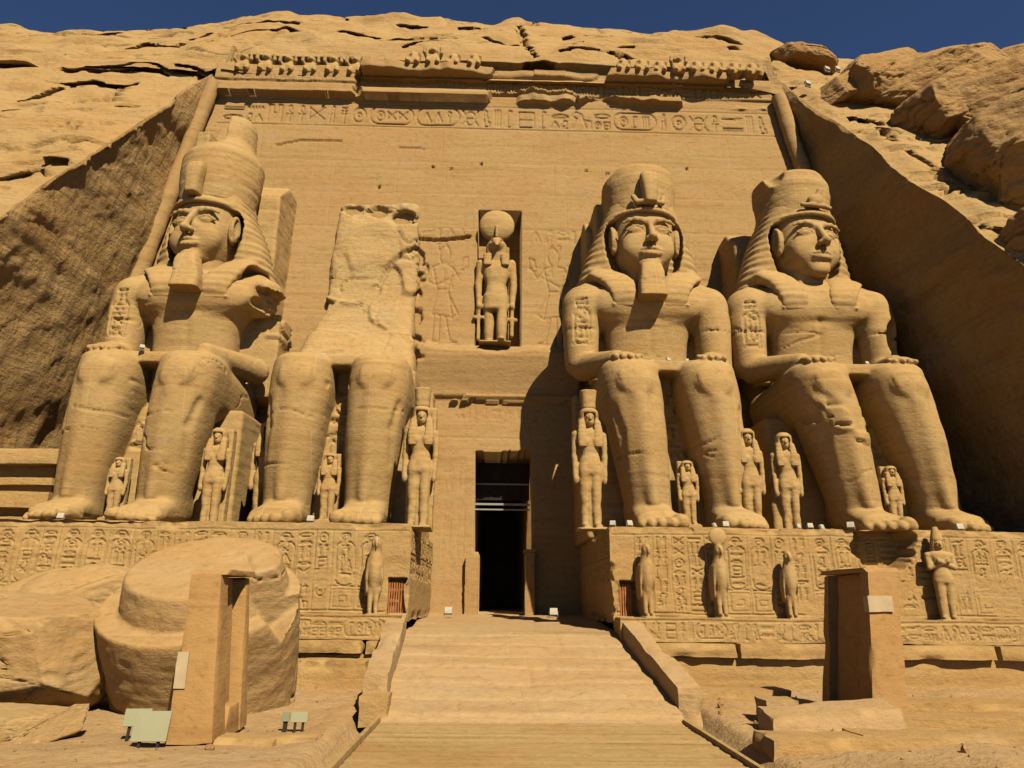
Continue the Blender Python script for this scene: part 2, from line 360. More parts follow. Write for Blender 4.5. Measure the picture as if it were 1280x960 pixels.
# ------------------------------------------------------------------ sunk relief: signs drawn as strokes in a unit box
def circ(cx, cy, r, a0=0, a1=360, n=18, ry=None):
    ry = r if ry is None else ry
    return [(cx + r * math.cos(math.radians(a0 + (a1 - a0) * i / n)), cy + ry * math.sin(math.radians(a0 + (a1 - a0) * i / n))) for i in range(n + 1)]
GL_T = [  # tall signs (w/h about .5)
    [[(.5, 0), (.5, .5), (.25, .75), (.45, 1), (.7, .85), (.62, .55), (.5, .5)]],                     # reed leaf
    [circ(.5, .78, .2), [(.5, .58), (.5, 0)], [(.15, .48), (.85, .48)]],                                # looped cross
    [[(.3, 0), (.3, .85), (.5, 1), (.8, .92)], [(.15, 0), (.6, 0)]],                                    # crook
    [[(.2, 0), (.2, 1)], [(.5, 0), (.5, 1)], [(.8, 0), (.8, 1)]],                                      # three strokes
    [[(.5, 0), (.5, .9)], [(.2, .9), (.8, .9)], [(.2, .72), (.8, .72)], [(.25, .55), (.75, .55)], [(.35, 0), (.65, 0)]],  # pillar
    [[(.35, 0), (.4, .35), (.2, .4), (.3, .65), (.25, .8), (.4, 1), (.6, .9), (.55, .7), (.75, .55), (.7, .3), (.95, .25), (.95, 0), (.35, 0)]],  # seated man
    [[(.2, 0), (.25, .5), (.45, .9), (.6, 1), (.75, .9), (.62, .75), (.7, .3), (.6, 0)], [(.25, .5), (.62, .6)]],  # jar
]
GL_W = [  # wide signs
    [[(0, .5), (.1, .8), (.2, .3), (.3, .8), (.4, .3), (.5, .8), (.6, .3), (.7, .8), (.8, .3), (.9, .8), (1, .5)]],  # water
    [[(0, .3), (.05, .7), (.95, .7), (1, .3), (0, .3)]],                                               # slab
    [circ(.5, .5, .48, ry=.3), circ(.5, .5, .16)],                                                       # eye
    [circ(.5, .75, .45, 180, 360), [(.05, .75), (.95, .75)]],                                           # basket
    [[(0, .25), (.3, .3), (.45, .6), (.6, .3), (.8, .35), (.9, .75), (1, .7)]],                        # viper
    [[(0, .7), (.6, .65), (.75, .8), (1, .75)], [(0, .5), (.65, .5), (.8, .6)], [(0, .5), (0, .7)]],   # arm
    [[(0, .2), (0, .8), (1, .8), (1, .2)], [(.35, .2), (.35, .5), (.65, .5), (.65, .2)]],              # house
    [circ(.5, .5, .48, ry=.28)],                                                                         # mouth
    [[(0, .3), (1, .3)], [(0, .6), (1, .6)]],                                                           # two lines
    [circ(.5, .2, .45, 0, 180), [(.05, .2), (.95, .2)]],                                                # loaf
]
GL_S = [  # square signs
    [circ(.5, .5, .42), circ(.5, .5, .12)],                                                              # sun
    [[(.2, 0), (.45, .0), (.4, .25), (.15, .35), (.0, .15), (.1, .45), (.3, .7), (.35, .92), (.55, 1), (.75, .88), (.62, .8), (.7, .5), (.55, .28), (.55, 0), (.75, 0)]],  # bird
    [[(.1, 0), (.35, 0), (.3, .3), (.0, .2), (.2, .55), (.35, .95), (.7, 1), (.8, .8), (.65, .6), (.6, .3), (.6, 0)], circ(.55, .85, .07)],  # owl
    [circ(.5, .45, .3, ry=.4), [(.2, .45), (.8, .45)], [(.2, .6), (0, .9)], [(.8, .6), (1, .9)], [(.2, .3), (0, .05)], [(.8, .3), (1, .05)]],  # beetle
    [[(.1, 0), (.1, .9), (.9, .9), (.9, 0), (.1, 0)], [(.1, .45), (.9, .45)]],
    [[(0, 0), (.5, .9), (1, 0)], [(.5, .9), (.5, .1)]],
    [[(0, .9), (1, .2)], [(0, .2), (1, .9)], [(0, .2), (0, .9)]],
    [[(0, 0), (.25, .6), (.0, .75), (.2, 1), (.5, .85), (.6, .5), (1, .45), (1, 0)], [(.6, .5), (.75, 0)]],  # lion-like
    [[(.1, 0), (.1, 1), (.4, 1), (.4, .55), (.7, .55), (.7, 1), (.95, 1), (.95, 0)]],
]
def raster(H, xs, zs, strokes, x0, z0, w, h, wid, dep):
    """cut strokes (unit box placed at x0, z0, w, h) into the height field H[z, x]"""
    pad = wid * 2
    ia, ib = np.searchsorted(xs, [x0 - pad, x0 + w + pad]); ja, jb = np.searchsorted(zs, [z0 - pad, z0 + h + pad])
    if ib - ia < 1 or jb - ja < 1: return
    X, Z = np.meshgrid(xs[ia:ib], zs[ja:jb]); D = np.full(X.shape, 9.0)
    for st in strokes:
        P = [(x0 + u * w, z0 + v * h) for u, v in st]
        for (ax, az), (bx, bz) in zip(P[:-1], P[1:]):
            ux, uz = bx - ax, bz - az; t = np.clip(((X - ax) * ux + (Z - az) * uz) / max(ux * ux + uz * uz, 1e-9), 0, 1)
            D = np.minimum(D, np.hypot(X - ax - t * ux, Z - az - t * uz))
    H[ja:jb, ia:ib] = np.minimum(H[ja:jb, ia:ib], -dep * (1 - sst(wid * .35, wid * 1.1, D)))
def glyph_row(H, xs, zs, x0, x1, z0, z1, rng, wid=.06, dep=.07):
    """one line of signs, left to right, some stacked in pairs, now and then a ringed name"""
    x = x0; h = z1 - z0
    while x < x1 - .3 * h:
        k = rng.random()
        if k < .30: w = h * .42; raster(H, xs, zs, rng.choice(GL_T), x, z0, w, h, wid, dep)
        elif k < .62: w = h * rng.uniform(.7, .95); raster(H, xs, zs, rng.choice(GL_S), x, z0, w, h, wid, dep)
        elif k < .93:
            w = h * rng.uniform(.75, 1.0)
            raster(H, xs, zs, rng.choice(GL_W), x, z0 + h * .55, w, h * .42, wid, dep)
            if rng.random() < .6: raster(H, xs, zs, rng.choice(GL_W), x, z0, w, h * .42, wid, dep)
            else:
                raster(H, xs, zs, rng.choice(GL_S), x, z0, w * .45, h * .45, wid, dep); raster(H, xs, zs, rng.choice(GL_S), x + w * .55, z0, w * .45, h * .45, wid, dep)
        else:
            w = h * 2.1; r = .5
            raster(H, xs, zs, [circ(.2, .5, .2, 90, 270, ry=.5) + circ(.8, .5, .2, -90, 90, ry=.5) + [(.2, 1)]], x, z0, w, h, wid, dep)
            for q in range(3): raster(H, xs, zs, rng.choice(GL_S + GL_T), x + w * (.14 + .26 * q), z0 + h * .16, w * .2, h * .66, wid, dep)
        x += w + h * .16
def glyph_col(H, xs, zs, x0, x1, z0, z1, rng, wid=.04, dep=.05, ring=None):
    """one column of signs from the top down; ring = (top, bottom) share ringed as a name"""
    w = x1 - x0; z = z1
    if ring:
        a, b = z1 - ring[0] * (z1 - z0), z1 - ring[1] * (z1 - z0)
        raster(H, xs, zs, [circ(.5, .86, .5, 0, 180, ry=.14) + circ(.5, .14, .5, 180, 360, ry=.14) + [(1, .86)], [(-.08, -.02), (1.08, -.02)]], x0, b, w, a - b, wid, dep)
        x0, x1, w = x0 + w * .16, x1 - w * .16, w * .68
    while z > z0 + .25 * w:
        k = rng.random()
        if k < .45:
            h = w * rng.uniform(.3, .42)
            raster(H, xs, zs, rng.choice(GL_W), x0, z - h, w, h, wid, dep)
        elif k < .75:
            h = w * rng.uniform(.7, .9)
            if z - h < z0: break
            raster(H, xs, zs, rng.choice(GL_S), x0 + w * .08, z - h, w * .84, h, wid, dep)
        else:
            h = w * rng.uniform(.8, 1.0)
            if z - h < z0: break
            for q in range(2): raster(H, xs, zs, rng.choice(GL_T), x0 + w * (.02 + .52 * q), z - h, w * .42, h, wid, dep)
        z -= h + w * .13

# ------------------------------------------------------------------ the temple front: a leaning cut wall in a recess of the hill
def half_w(z): return 22.7 - .155 * z
def wall_y(z): return 36.0 + (z - 2) * .065
facade = thing('temple_facade', 'tall leaning sandstone temple front carved into the hillside with a dark doorway', 'temple', (0, 36, 2))
FX, FZ = 0.0, 0.0
xs = np.arange(-22.6, 22.6, .052)
zs = np.concatenate([np.arange(1.2, 9, .14), np.arange(9, 26, .075), np.arange(26, 30, .09), np.arange(30, 34.6, .045)])
XX, ZZ = np.meshgrid(xs, zs)
H = np.zeros(XX.shape)
rng = random.Random(5)
# frieze of big signs between two ruled lines
for zl in (30.5, 32.2): raster(H, xs, zs, [[(0, 0), (1, 0)]], -17.3, zl, 34.6, .01, .05, .06)
glyph_row(H, xs, zs, -17.0, 17.0, 30.72, 31.98, rng, .058, .10)
# reliefs of the king on both sides of the niche
KING = [[(.42, .80), (.36, .86), (.37, .93), (.45, .985), (.56, .97), (.60, .90), (.57, .84), (.50, .80)], [(.37, .92), (.30, 1.0), (.45, 1.03), (.56, .97)],
        [(.42, .80), (.22, .77), (.30, .60), (.35, .54)], [(.50, .80), (.68, .76), (.60, .60), (.58, .54)], [(.22, .77), (.12, .62), (.32, .58), (.80, .70)],
        [(.68, .76), (.80, .66), (.98, .78)], [(.35, .54), (.58, .54)], [(.35, .54), (.24, .30), (.70, .26), (.58, .54)], [(.58, .5), (.82, .30), (.70, .26)],
        [(.30, .30), (.27, .03), (.42, .02), (.42, .28)], [(.55, .27), (.66, .04), (.82, .02), (.62, .02)], [(.86, .78), (.90, .86), (1.0, .88), (1.0, .76), (.86, .74)]]
raster(H, xs, zs, KING, -4.25, 16.1, 2.5, 6.2, .055, .09)
raster(H, xs, zs, [[(1 - u, v) for u, v in s] for s in KING], 1.75, 16.1, 2.6, 6.2, .055, .09)
for (x0, x1, z0, z1) in ((-4.4, -1.9, 22.6, 23.4), (1.8, 4.6, 22.6, 23.4)): glyph_row(H, xs, zs, x0, x1, z0, z1, rng, .05, .07)
for cx in (-4.55, -3.2, 2.4, 3.6): glyph_col(H, xs, zs, cx, cx + .7, 19.4, 21.2, rng, .04, .05)
# lintel over the doorway, jambs
raster(H, xs, zs, [[(0, 0), (1, 0)]], -3.0, 10.9, 7.0, .01, .04, .05)
for z0, z1 in ((11.9, 12.5),): glyph_row(H, xs, zs, -2.2, 2.4, z0, z1, rng, .04, .035)
for cx in (-2.6, -1.9): glyph_col(H, xs, zs, cx, cx + .5, 4.6, 9.6, rng, .035, .03)
# cracks (dark broken lines), block joints of the rebuilt wall as hairlines
def crack(pts, wid=.1, dep=.25):
    x0, z0 = min(p[0] for p in pts), min(p[1] for p in pts); w = max(max(p[0] for p in pts) - x0, .01); h = max(max(p[1] for p in pts) - z0, .01)
    q = []; r = random.Random(int(pts[0][0] * 100))
    for a, b in zip(pts[:-1], pts[1:]):
        n = max(2, int(math.dist(a, b) / .35))
        for i in range(n): q.append((a[0] + (b[0] - a[0]) * i / n + r.uniform(-.04, .04), a[1] + (b[1] - a[1]) * i / n + r.uniform(-.045, .045)))
    q.append(pts[-1]); raster(H, xs, zs, [[((x - x0) / w, (z - z0) / h) for x, z in q]], x0, z0, w, h, wid, dep)
crack([(-13.6, 28.9), (-12.2, 29.3), (-9.6, 29.35)], .055, .3)
crack([(-6.1, 29.0), (-4.6, 28.9)], .05, .2)
for (x, z) in ((-4.1, 27.6), (-3.0, 27.5), (-1.2, 27.9), (5.1, 27.6), (6.4, 27.4), (9.0, 26.0), (-7.2, 26.1), (-15.1, 27.2), (11.2, 27.9)): crack([(x, z), (x + .12, z + .04)], .07, .3)
for z in (28.0, 25.7, 23.4, 20.9, 18.1, 15.4): raster(H, xs, zs, [[(0, 0), (1, 0)]], -20, z, 40, .01, .04, .025)
for i, x in enumerate((-14.2, -10.1, -6.4, -2.2, 2.9, 6.8, 11.0, 14.6)):
    for z0, z1 in ((28.0, 30.1), (25.7, 28.0), (23.4, 25.7), (20.9, 23.4)):
        xx = x + rng.uniform(-1.3, 1.3); raster(H, xs, zs, [[(0, 0), (0.01, 1)]], xx, z0, .01, z1 - z0, .04, .02)
PW = np.stack([XX, ZZ * 0, ZZ], -1)
H += .05 * fbm(PW * .35, 4, 3) + .012 * fbm(PW * np.array([.5, 1, 4.5]), 4, 8)
# ledge above the lintel, worn projecting course left of the niche base
n1 = fbm(PW * .5, 4, 21); n2 = fbm(PW * 1.3, 4, 33)
def bandmask(x0, x1, z0, z1, soft=.05, nz=.0):
    return sst(x0 - soft, x0 + soft, XX + nz * n2) * (1 - sst(x1 - soft, x1 + soft, XX + nz * n2)) * sst(z0 - soft, z0 + soft, ZZ) * (1 - sst(z1 - soft, z1 + soft, ZZ))
H += .35 * bandmask(-3.6, 4.6, 12.75, 13.15, .06) * (n1 > -.25) * np.where(XX < -1.2, 1, .55)
shelf = sst(16.2, 15.5, ZZ + .25 * n1) * (.25 + .65 * sst(13.0, 15.6, ZZ)) * sst(12.9, 13.2, ZZ)
H += .95 * shelf * sst(-4.7, -4.3, XX + .3 * n2) * (1 - sst(4.3, 4.8, XX))       # worn shelf below the niche
# the scar of the fallen bust: a paler bulging fracture left of the niche
scar = bandmask(-5.4, -4.4, 15, 22.9, .15, .8); H -= .25 * scar
crack([(-4.9, 22.7), (-3.4, 22.6), (-1.7, 22.9)], .12, .4)
# horizontal moulding and cavetto cornice, broken in the middle and right
keep = np.maximum(sst(-17.9, -17.6, XX) * (1 - sst(-9.25, -9.05, XX + .3 * n2)), np.maximum(sst(-8.75, -8.5, XX + .3 * n2) * (1 - sst(-.9, -.6, XX + .4 * n2)), 0))
rollp = .72 * np.sqrt(np.clip(1 - ((ZZ - 32.62) / .62) ** 2, 0, 1)) * (ZZ > 32.56)
H = H + np.where(ZZ < 33.24, rollp * keep, 0)
rest = (1 - keep) * (np.abs(XX) < 17.6)
rag = fbm(PW * np.array([.55, 1, .2]), 3, 71)
H += rest * sst(32.45 + .1 * n2, 32.56 + .1 * n2, ZZ) * np.clip(.14 + 1.3 * rag, .02, .62) * (ZZ < 33.3)
t = np.clip((ZZ - 33.15) / 1.0, 0, 1)
lm = sst(-17.9, -17.6, XX) * (1 - sst(17.0, 17.3, XX))
worn = np.where(XX < -8.9, .78, np.where(XX < 4.0, .40 + .18 * n1, .34 + .18 * n1))
H += np.where(ZZ > 33.1, lm * (.35 + .5 * t ** 2) * worn, 0) * sst(33.05, 33.2, ZZ) 
leftb = lm * (1 - sst(-9.2, -8.9, XX + .3 * n2)) * sst(32.55, 32.63, ZZ + .04 * n2)
H = np.where(leftb > .01, np.maximum(H * .4, leftb * (.60 + .09 * rag + .05 * n2 - .12 * sst(33.2, 33.3, ZZ) * (1 - sst(33.35, 33.5, ZZ)))), H)
slab = np.maximum(bandmask(-8.6, -.6, 33.98, 36.2, .06, .9), np.maximum(bandmask(-.6, 6.0, 34.1, 36.2, .2, .8) * .35, bandmask(6.6, 14.2, 33.98, 36.2, .06, .4)))
H += slab * (.85 + .5 * rag) * (1 - .35 * sst(-3, -.6, XX) * (XX < 2))
HG = np.zeros(XX.shape)
x = -.9
while x < 5.6:
    glyph_col(HG, xs, zs, x, x + .62, 33.0, 34.0, rng, .055, .10, (0, .95)); x += .8
glyph_row(HG, xs, zs, 5.9, 16.2, 33.2, 33.9, rng, .05, .09); glyph_row(HG, xs, zs, -8.4, -1.2, 33.3, 33.9, rng, .05, .07); glyph_row(HG, xs, zs, -16.8, -9.2, 33.45, 33.95, rng, .035, .03)
H += HG
H += .5 * bandmask(4.9, 12.6, 32.55, 32.95, .06, .4) * sst(-.1, .1, n1 + .1)
# niche and doorway cut into the wall
niche = (XX > -1.2) & (XX < 1.27) & (ZZ > 16.1) & (ZZ < 24.65); H[niche] = -1.6
ragged = 10.15 + .18 * n2
door = (XX > -1.02) & (XX < 1.88) & (ZZ < ragged) & (ZZ > 2.2); H[door] = -26.0
lowjamb = door & (ZZ < 5.2) & (XX < -.72); H[lowjamb] = -.5
side = np.abs(XX) > half_w(ZZ) + .5
YY = wall_y(ZZ) - H
V = np.stack([XX, YY, ZZ], -1).reshape(-1, 3) - np.array([0, 36, 2])
F = grid_faces(len(zs), len(xs)); ok = ~(side.reshape(-1)[F].all(1)); F = F[ok]
wall = link_mesh('wall', V, F, M['wall'], facade, smooth=True)
def tube(name, pts, r, mat, parent, seg=16, seed=0, off=(0, 0, 0), amp=.06):
    pts = np.array(pts, float); n = len(pts); d = np.gradient(pts, axis=0); d /= np.linalg.norm(d, axis=1)[:, None]
    s = np.cross(d, [0, 1, 0]); s /= np.linalg.norm(s, axis=1)[:, None]; u = np.cross(s, d)
    a = np.linspace(0, 2 * math.pi, seg + 1)
    ring = pts[:, None, :] + r * (np.cos(a)[None, :, None] * s[:, None, :] + np.sin(a)[None, :, None] * u[:, None, :])
    ring += (amp * fbm(ring * 1.1, 3, seed))[..., None] * (ring - pts[:, None, :]) / r
    return link_mesh(name, ring.reshape(-1, 3) - np.array(off), grid_faces(n, seg + 1), mat, parent)
zz = np.linspace(5.5, 33.2, 220)
for s in (-1, 1):
    tube('corner_moulding', [(s * (half_w(z) + .05) - (.25 if s > 0 else .1), wall_y(z) - .42, z) for z in zz], .44, M['wall'], facade, seed=5 + s, off=(0, 36, 2))
# doorway fittings: dark upper panel, two pale bars, low jamb on the right
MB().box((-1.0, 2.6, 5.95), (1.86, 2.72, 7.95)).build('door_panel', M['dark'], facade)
db = MB().box((-1.02, 2.42, 5.66), (1.88, 2.62, 5.76)).box((-1.02, 2.46, 5.40), (1.88, 2.60, 5.47)).box((-1.0, 2.5, 6.75), (1.86, 2.58, 6.83)); db.build('door_rail', M['steel'], facade)

# ------------------------------------------------------------------ the hill
def front_y(z): return 14.55 + .683 * z
RX = np.array([.6, .6, 1.0])
def rocky(P, amp=1.0, seed=40, cr=1.0, led=1.0):
    """outward displacement of weathered bedded sandstone"""
    d = .75 * fbm(P * .11, 4, seed) + .30 * fbm(P * np.array([.3, .3, .7]), 4, seed + 3)
    w = P[..., 2] * .55 + .05 * P[..., 0] + 1.3 * fbm(P * .09, 3, seed + 5); fr = w - np.floor(w)
    mk = sst(-.1, .25, fbm(P * .13 + 9, 3, seed + 6))
    d = d + led * .34 * mk * (sst(0, .85, fr) - 1.0 * sst(.88, 1.0, fr))
    c = fbm(P * np.array([.075, .075, .42]) + 3.1, 4, seed + 7); cm = sst(.05, .28, fbm(P * .16 + 5, 2, seed + 8))
    c2_ = fbm(P * np.array([.11, .11, .75]) + 7.7, 4, seed + 17)
    d = d - cr * .9 * cm * (1 - sst(.008, .026, np.abs(c - .06))) - cr * .6 * sst(-.05, .15, fbm(P * .2 + 2, 2, seed + 18)) * (1 - sst(.006, .02, np.abs(c2_ + .05)))
    return amp * (d + .09 * fbm(P * np.array([1.0, 1.0, 2.2]), 4, seed + 11))
def grid_normals(P, flip=False):
    a = np.gradient(P, axis=0); b = np.gradient(P, axis=1); n = np.cross(b, a); n /= np.maximum(np.linalg.norm(n, axis=2), 1e-6)[..., None]
    return -n if flip else n
P0 = np.array([(33.8, 37.5), (34.05, 37.7), (34.1, 38.3), (34.8, 38.4), (35.4, 38.4), (35.55, 38.0), (36.2, 38.3), (37.5, 39.0), (39.5, 40.3), (41.5, 41.6), (43.2, 42.7), (44.2, 43.8), (45.0, 46), (46, 52), (47, 70)])
P1 = np.array([(33.8, 37.65), (34.1, 37.85), (34.5, 38.1), (35.0, 38.5), (35.4, 38.8), (35.8, 39.1), (36.5, 39.6), (37.6, 40.4), (39.4, 41.6), (41.2, 42.7), (42.9, 43.6), (44.1, 44.6), (45.0, 47), (46, 53), (47, 70)])
def drop(X, Z):
    return np.interp(X, [-80, -38, -18, 8, 20, 30, 50, 90], [-3, -.7, 0, 0, -.4, -1.6, -2.6, -5]) * sst(33, 43, Z)
def hill_y(x, z):
    c = float(np.clip((abs(x) - 10) / 15, 0, 1)); zz_ = z - float(drop(np.array(x), np.array(z)))
    return front_y(z) if z < 33.8 else (1 - c) * float(np.interp(zz_, P0[5:, 0], P0[5:, 1])) + c * float(np.interp(zz_, P1[:, 0], P1[:, 1]))
def on_hill(px, py, out=0.0):
    """the point of the hillside seen at a place in the photograph"""
    d = CAMR @ np.array([(px - 640) / FPX, (480 - py) / FPX, -1.0]); lo, hi = 15 / d[1], 75 / d[1]
    for t in np.linspace(lo, hi, 500):
        p = EYE + d * t
        if p[1] > hill_y(p[0], p[2]): break
    return p + np.array([0, -.82, .57]) * out
FISS = [([(22, 77), (52, 78), (77, 80)], .13), ([(78, 90), (130, 91), (180, 87), (207, 92)], .09), ([(75, 104), (110, 102), (140, 107), (168, 103)], .34), ([(20, 121), (45, 117), (75, 108)], .13), ([(0, 134), (18, 130)], .1), ([(145, 131), (166, 132)], .14),
        ([(85, 180), (106, 178)], .16), ([(55, 199), (78, 199)], .1), ([(0, 209), (45, 208)], .13), ([(0, 225), (30, 220), (50, 210)], .08), ([(105, 48), (150, 42)], .13), ([(145, 66), (180, 56), (206, 60)], .24), ([(206, 60), (222, 60), (240, 50), (262, 44)], .2), ([(222, 88), (262, 95), (290, 90)], .1),
        ([(500, 32), (532, 35)], .2), ([(480, 53), (515, 51), (552, 53)], .16), ([(505, 62), (540, 55), (560, 57)], .1), ([(606, 52), (630, 57), (652, 56)], .14), ([(648, 34), (655, 58), (669, 74)], .22), ([(575, 40), (602, 41)], .13), ([(640, 35), (668, 32), (692, 29)], .2), ([(705, 46), (735, 43), (762, 46)], .12),
        ([(770, 58), (790, 57)], .13), ([(660, 84), (690, 86)], .3), ([(912, 66), (932, 72), (950, 75)], .2), ([(945, 86), (955, 96), (972, 106), (988, 112)], .45), ([(950, 116), (986, 118)], .25), ([(398, 24), (432, 25)], .2), ([(850, 47), (890, 52), (932, 62)], .07), ([(290, 48), (330, 42), (382, 48)], .1), ([(425, 44), (472, 50)], .1),
        ([(300, 34), (350, 33), (372, 36)], .08), ([(700, 70), (745, 66), (800, 70)], .07), ([(180, 33), (230, 34)], .08), ([(840, 66), (872, 72)], .13),
        ([(1062, 146), (1085, 150), (1102, 156)], .1), ([(1138, 193), (1162, 206), (1188, 226)], .2), ([(1186, 232), (1206, 243)], .16), ([(1100, 170), (1118, 182)], .1), ([(1230, 285), (1262, 302)], .12), ([(1190, 262), (1216, 282)], .08)]
_sg = []
_r = random.Random(12)
for pts, w_ in FISS:
    q = [on_hill(*p) for p in pts]; fine = []
    for a, b in zip(q[:-1], q[1:]):
        n = max(2, int(np.linalg.norm(b - a) / .4))
        fine += [a + (b - a) * i / n + np.array([_r.uniform(-.1, .1), 0, _r.uniform(-.09, .09)]) * (i > 0) for i in range(n)]
    fine.append(q[-1]); m_ = len(fine) - 1
    for i_, (a, b) in enumerate(zip(fine[:-1], fine[1:])): _sg.append((a[0], a[2], b[0], b[2], w_ * (.45 + .75 * math.sin(math.pi * (i_ + .5) / m_) ** .6) * _r.uniform(.7, 1.2)))
def fissures(P):
    X, Z = P[..., 0], P[..., 2]; D = np.zeros(X.shape, np.float32)
    for ax, az, bx, bz, w_ in _sg:
        m = (X > min(ax, bx) - .9) & (X < max(ax, bx) + .9) & (Z > min(az, bz) - .9) & (Z < max(az, bz) + .9)
        if not m.any(): continue
        x, z = X[m], Z[m]; ux, uz = bx - ax, bz - az; t = np.clip(((x - ax) * ux + (z - az) * uz) / max(ux * ux + uz * uz, 1e-6), 0, 1)
        w_ = max(w_, .11); d = np.hypot(x - ax - t * ux, z - az - t * uz) + .10 * fbm(np.stack([x * 1.4, z * 0, z * 2.6], -1), 3, 66)
        D[m] = np.maximum(D[m], (1 - sst(w_ * .6, w_ * 1.0 + .05, d)) * (.75 + 2.2 * w_))
    return D
hv, hf, hm = [], [], []; hn = 0
def put(P, flip, mi):
    global hn
    F = grid_faces(P.shape[0], P.shape[1], flip); hv.append(P.reshape(-1, 3)); hf.append(F + hn); hm.append(np.full(len(F), mi)); hn += P.shape[0] * P.shape[1]
zr = np.concatenate([np.arange(-1.5, 6, .35), np.arange(6, 37.2, .13)])
for s in (-1, 1):
    fx = half_w(zr) + .55 + .25 * vnoise(np.stack([zr * .35, zr * 0 + s, zr * 0], -1), 3) + (.14 * fbm(np.stack([zr * 1.3, zr * 0 + s, zr * 0], -1), 3, 5)) + (.15 if s > 0 else 0)
    out = np.concatenate([np.linspace(70, 46, 12, endpoint=False) - 22, np.linspace(24, 0, 150)])   # beyond the edge
    Xo = fx[:, None] + out[None, :]; Yo = np.repeat(front_y(zr)[:, None], len(out), 1)
    rr = sst(0, 1.2, out)[None, :]                                                     # rounded arris
    P = np.stack([s * Xo, Yo + .25 * (1 - rr), np.repeat(zr[:, None], len(out), 1)], -1)
    N = np.array([0, -.82, .57]); D = rocky(P, 1.0 if s < 0 else 1.15, 40 + 7 * s, 1.0, .8 if s < 0 else 1.6)
    put(P + N * (D * (.25 + .75 * rr))[..., None] + np.array([0, .78, .62]) * fissures(P)[..., None], s > 0, 0)
    # cut side of the recess
    tt = np.linspace(0, 1, 110); y0, y1 = front_y(zr), wall_y(zr) + .6
    Yc = np.minimum(y0, y1 - .05)[:, None] * (1 - tt) + y1[:, None] * tt
    Xc = fx[:, None] * (1 - tt) + (half_w(zr) + .12)[:, None] * tt
    Q = np.stack([s * Xc, Yc, np.repeat(zr[:, None], len(tt), 1)], -1)
    e = sst(0, .06, tt)[None, :]
    c1, c2, cv = cells(Q * np.array([.5, .42, .55]), 11)
    if s < 0:
        d = .38 * fbm(Q * .22, 3, 51) + .10 * fbm(Q * .9, 4, 52) + .07 * cv * sst(20, 30, 36 - .9 * (Q[..., 1] - 20)) + .05 * fbm(Q * np.array([1.5, 2.6, 1.2]), 3, 58) - .1
    else:
        d = .35 * fbm(Q * .2, 4, 61) + .12 * fbm(Q * .9, 4, 62)
    edge = P[:, -1, :] + N * (D[:, -1] * .25)[:, None]
    Q = Q + np.array([-s, 0, 0]) * (d * e)[..., None]; Q[:, 0, :] = edge
    put(Q, s > 0, 1)
xt = np.concatenate([np.linspace(-85, -46, 14, endpoint=False), np.arange(-46, 46, .17), np.linspace(46, 85, 14)])
segs = [2, 5, 6, 6, 4, 8, 14, 22, 20, 18, 14, 12, 12, 8]
tpar = np.concatenate([np.linspace(i, i + 1, n, endpoint=False) for i, n in enumerate(segs)] + [[len(P0) - 1.0]])
def prof(Pp): return np.stack([np.interp(tpar, np.arange(len(Pp)), Pp[:, i]) for i in (0, 1)], -1)
A0, A1 = prof(P0), prof(P1)
up = np.clip((tpar[:, None] - 5.2) / 2.5, 0, 1); side_w = np.maximum(sst(15.6, 17.6, -xt), sst(15.2, 17.4, xt))[None, :] * (1 - up) + np.maximum(sst(9, 27, -xt), sst(8, 24, xt))[None, :] * up
Zt = A0[:, :1] * (1 - side_w) + A1[:, :1] * side_w; Yt = A0[:, 1:] * (1 - side_w) + A1[:, 1:] * side_w
Zt = Zt + drop(np.repeat(xt[None, :], len(tpar), 0), Zt)
P = np.stack([np.repeat(xt[None, :], len(tpar), 0), Yt, Zt], -1)
amt = np.where(tpar[:, None] < 5, side_w * .8 + .08, .35 + .65 * sst(5.0, 7.5, tpar[:, None]))
D = rocky(P, 1.0, 77, 1.3, 1.25); FI = fissures(P)
put(P + np.array([0, -.82, .57]) * (D * amt)[..., None] + np.array([0, .78, .62]) * FI[..., None], False, 0)
hill = link_mesh('hill', np.concatenate(hv), np.concatenate(hf), M['cliff'])
hill.data.materials.append(M['cut']); hill.data.polygons.foreach_set('material_index', np.concatenate(hm).astype(np.int32))
tag(hill, 'sandstone hillside with cracked bedding around the cut recess of the temple', 'hill', kind='structure')

stone_jobs = []
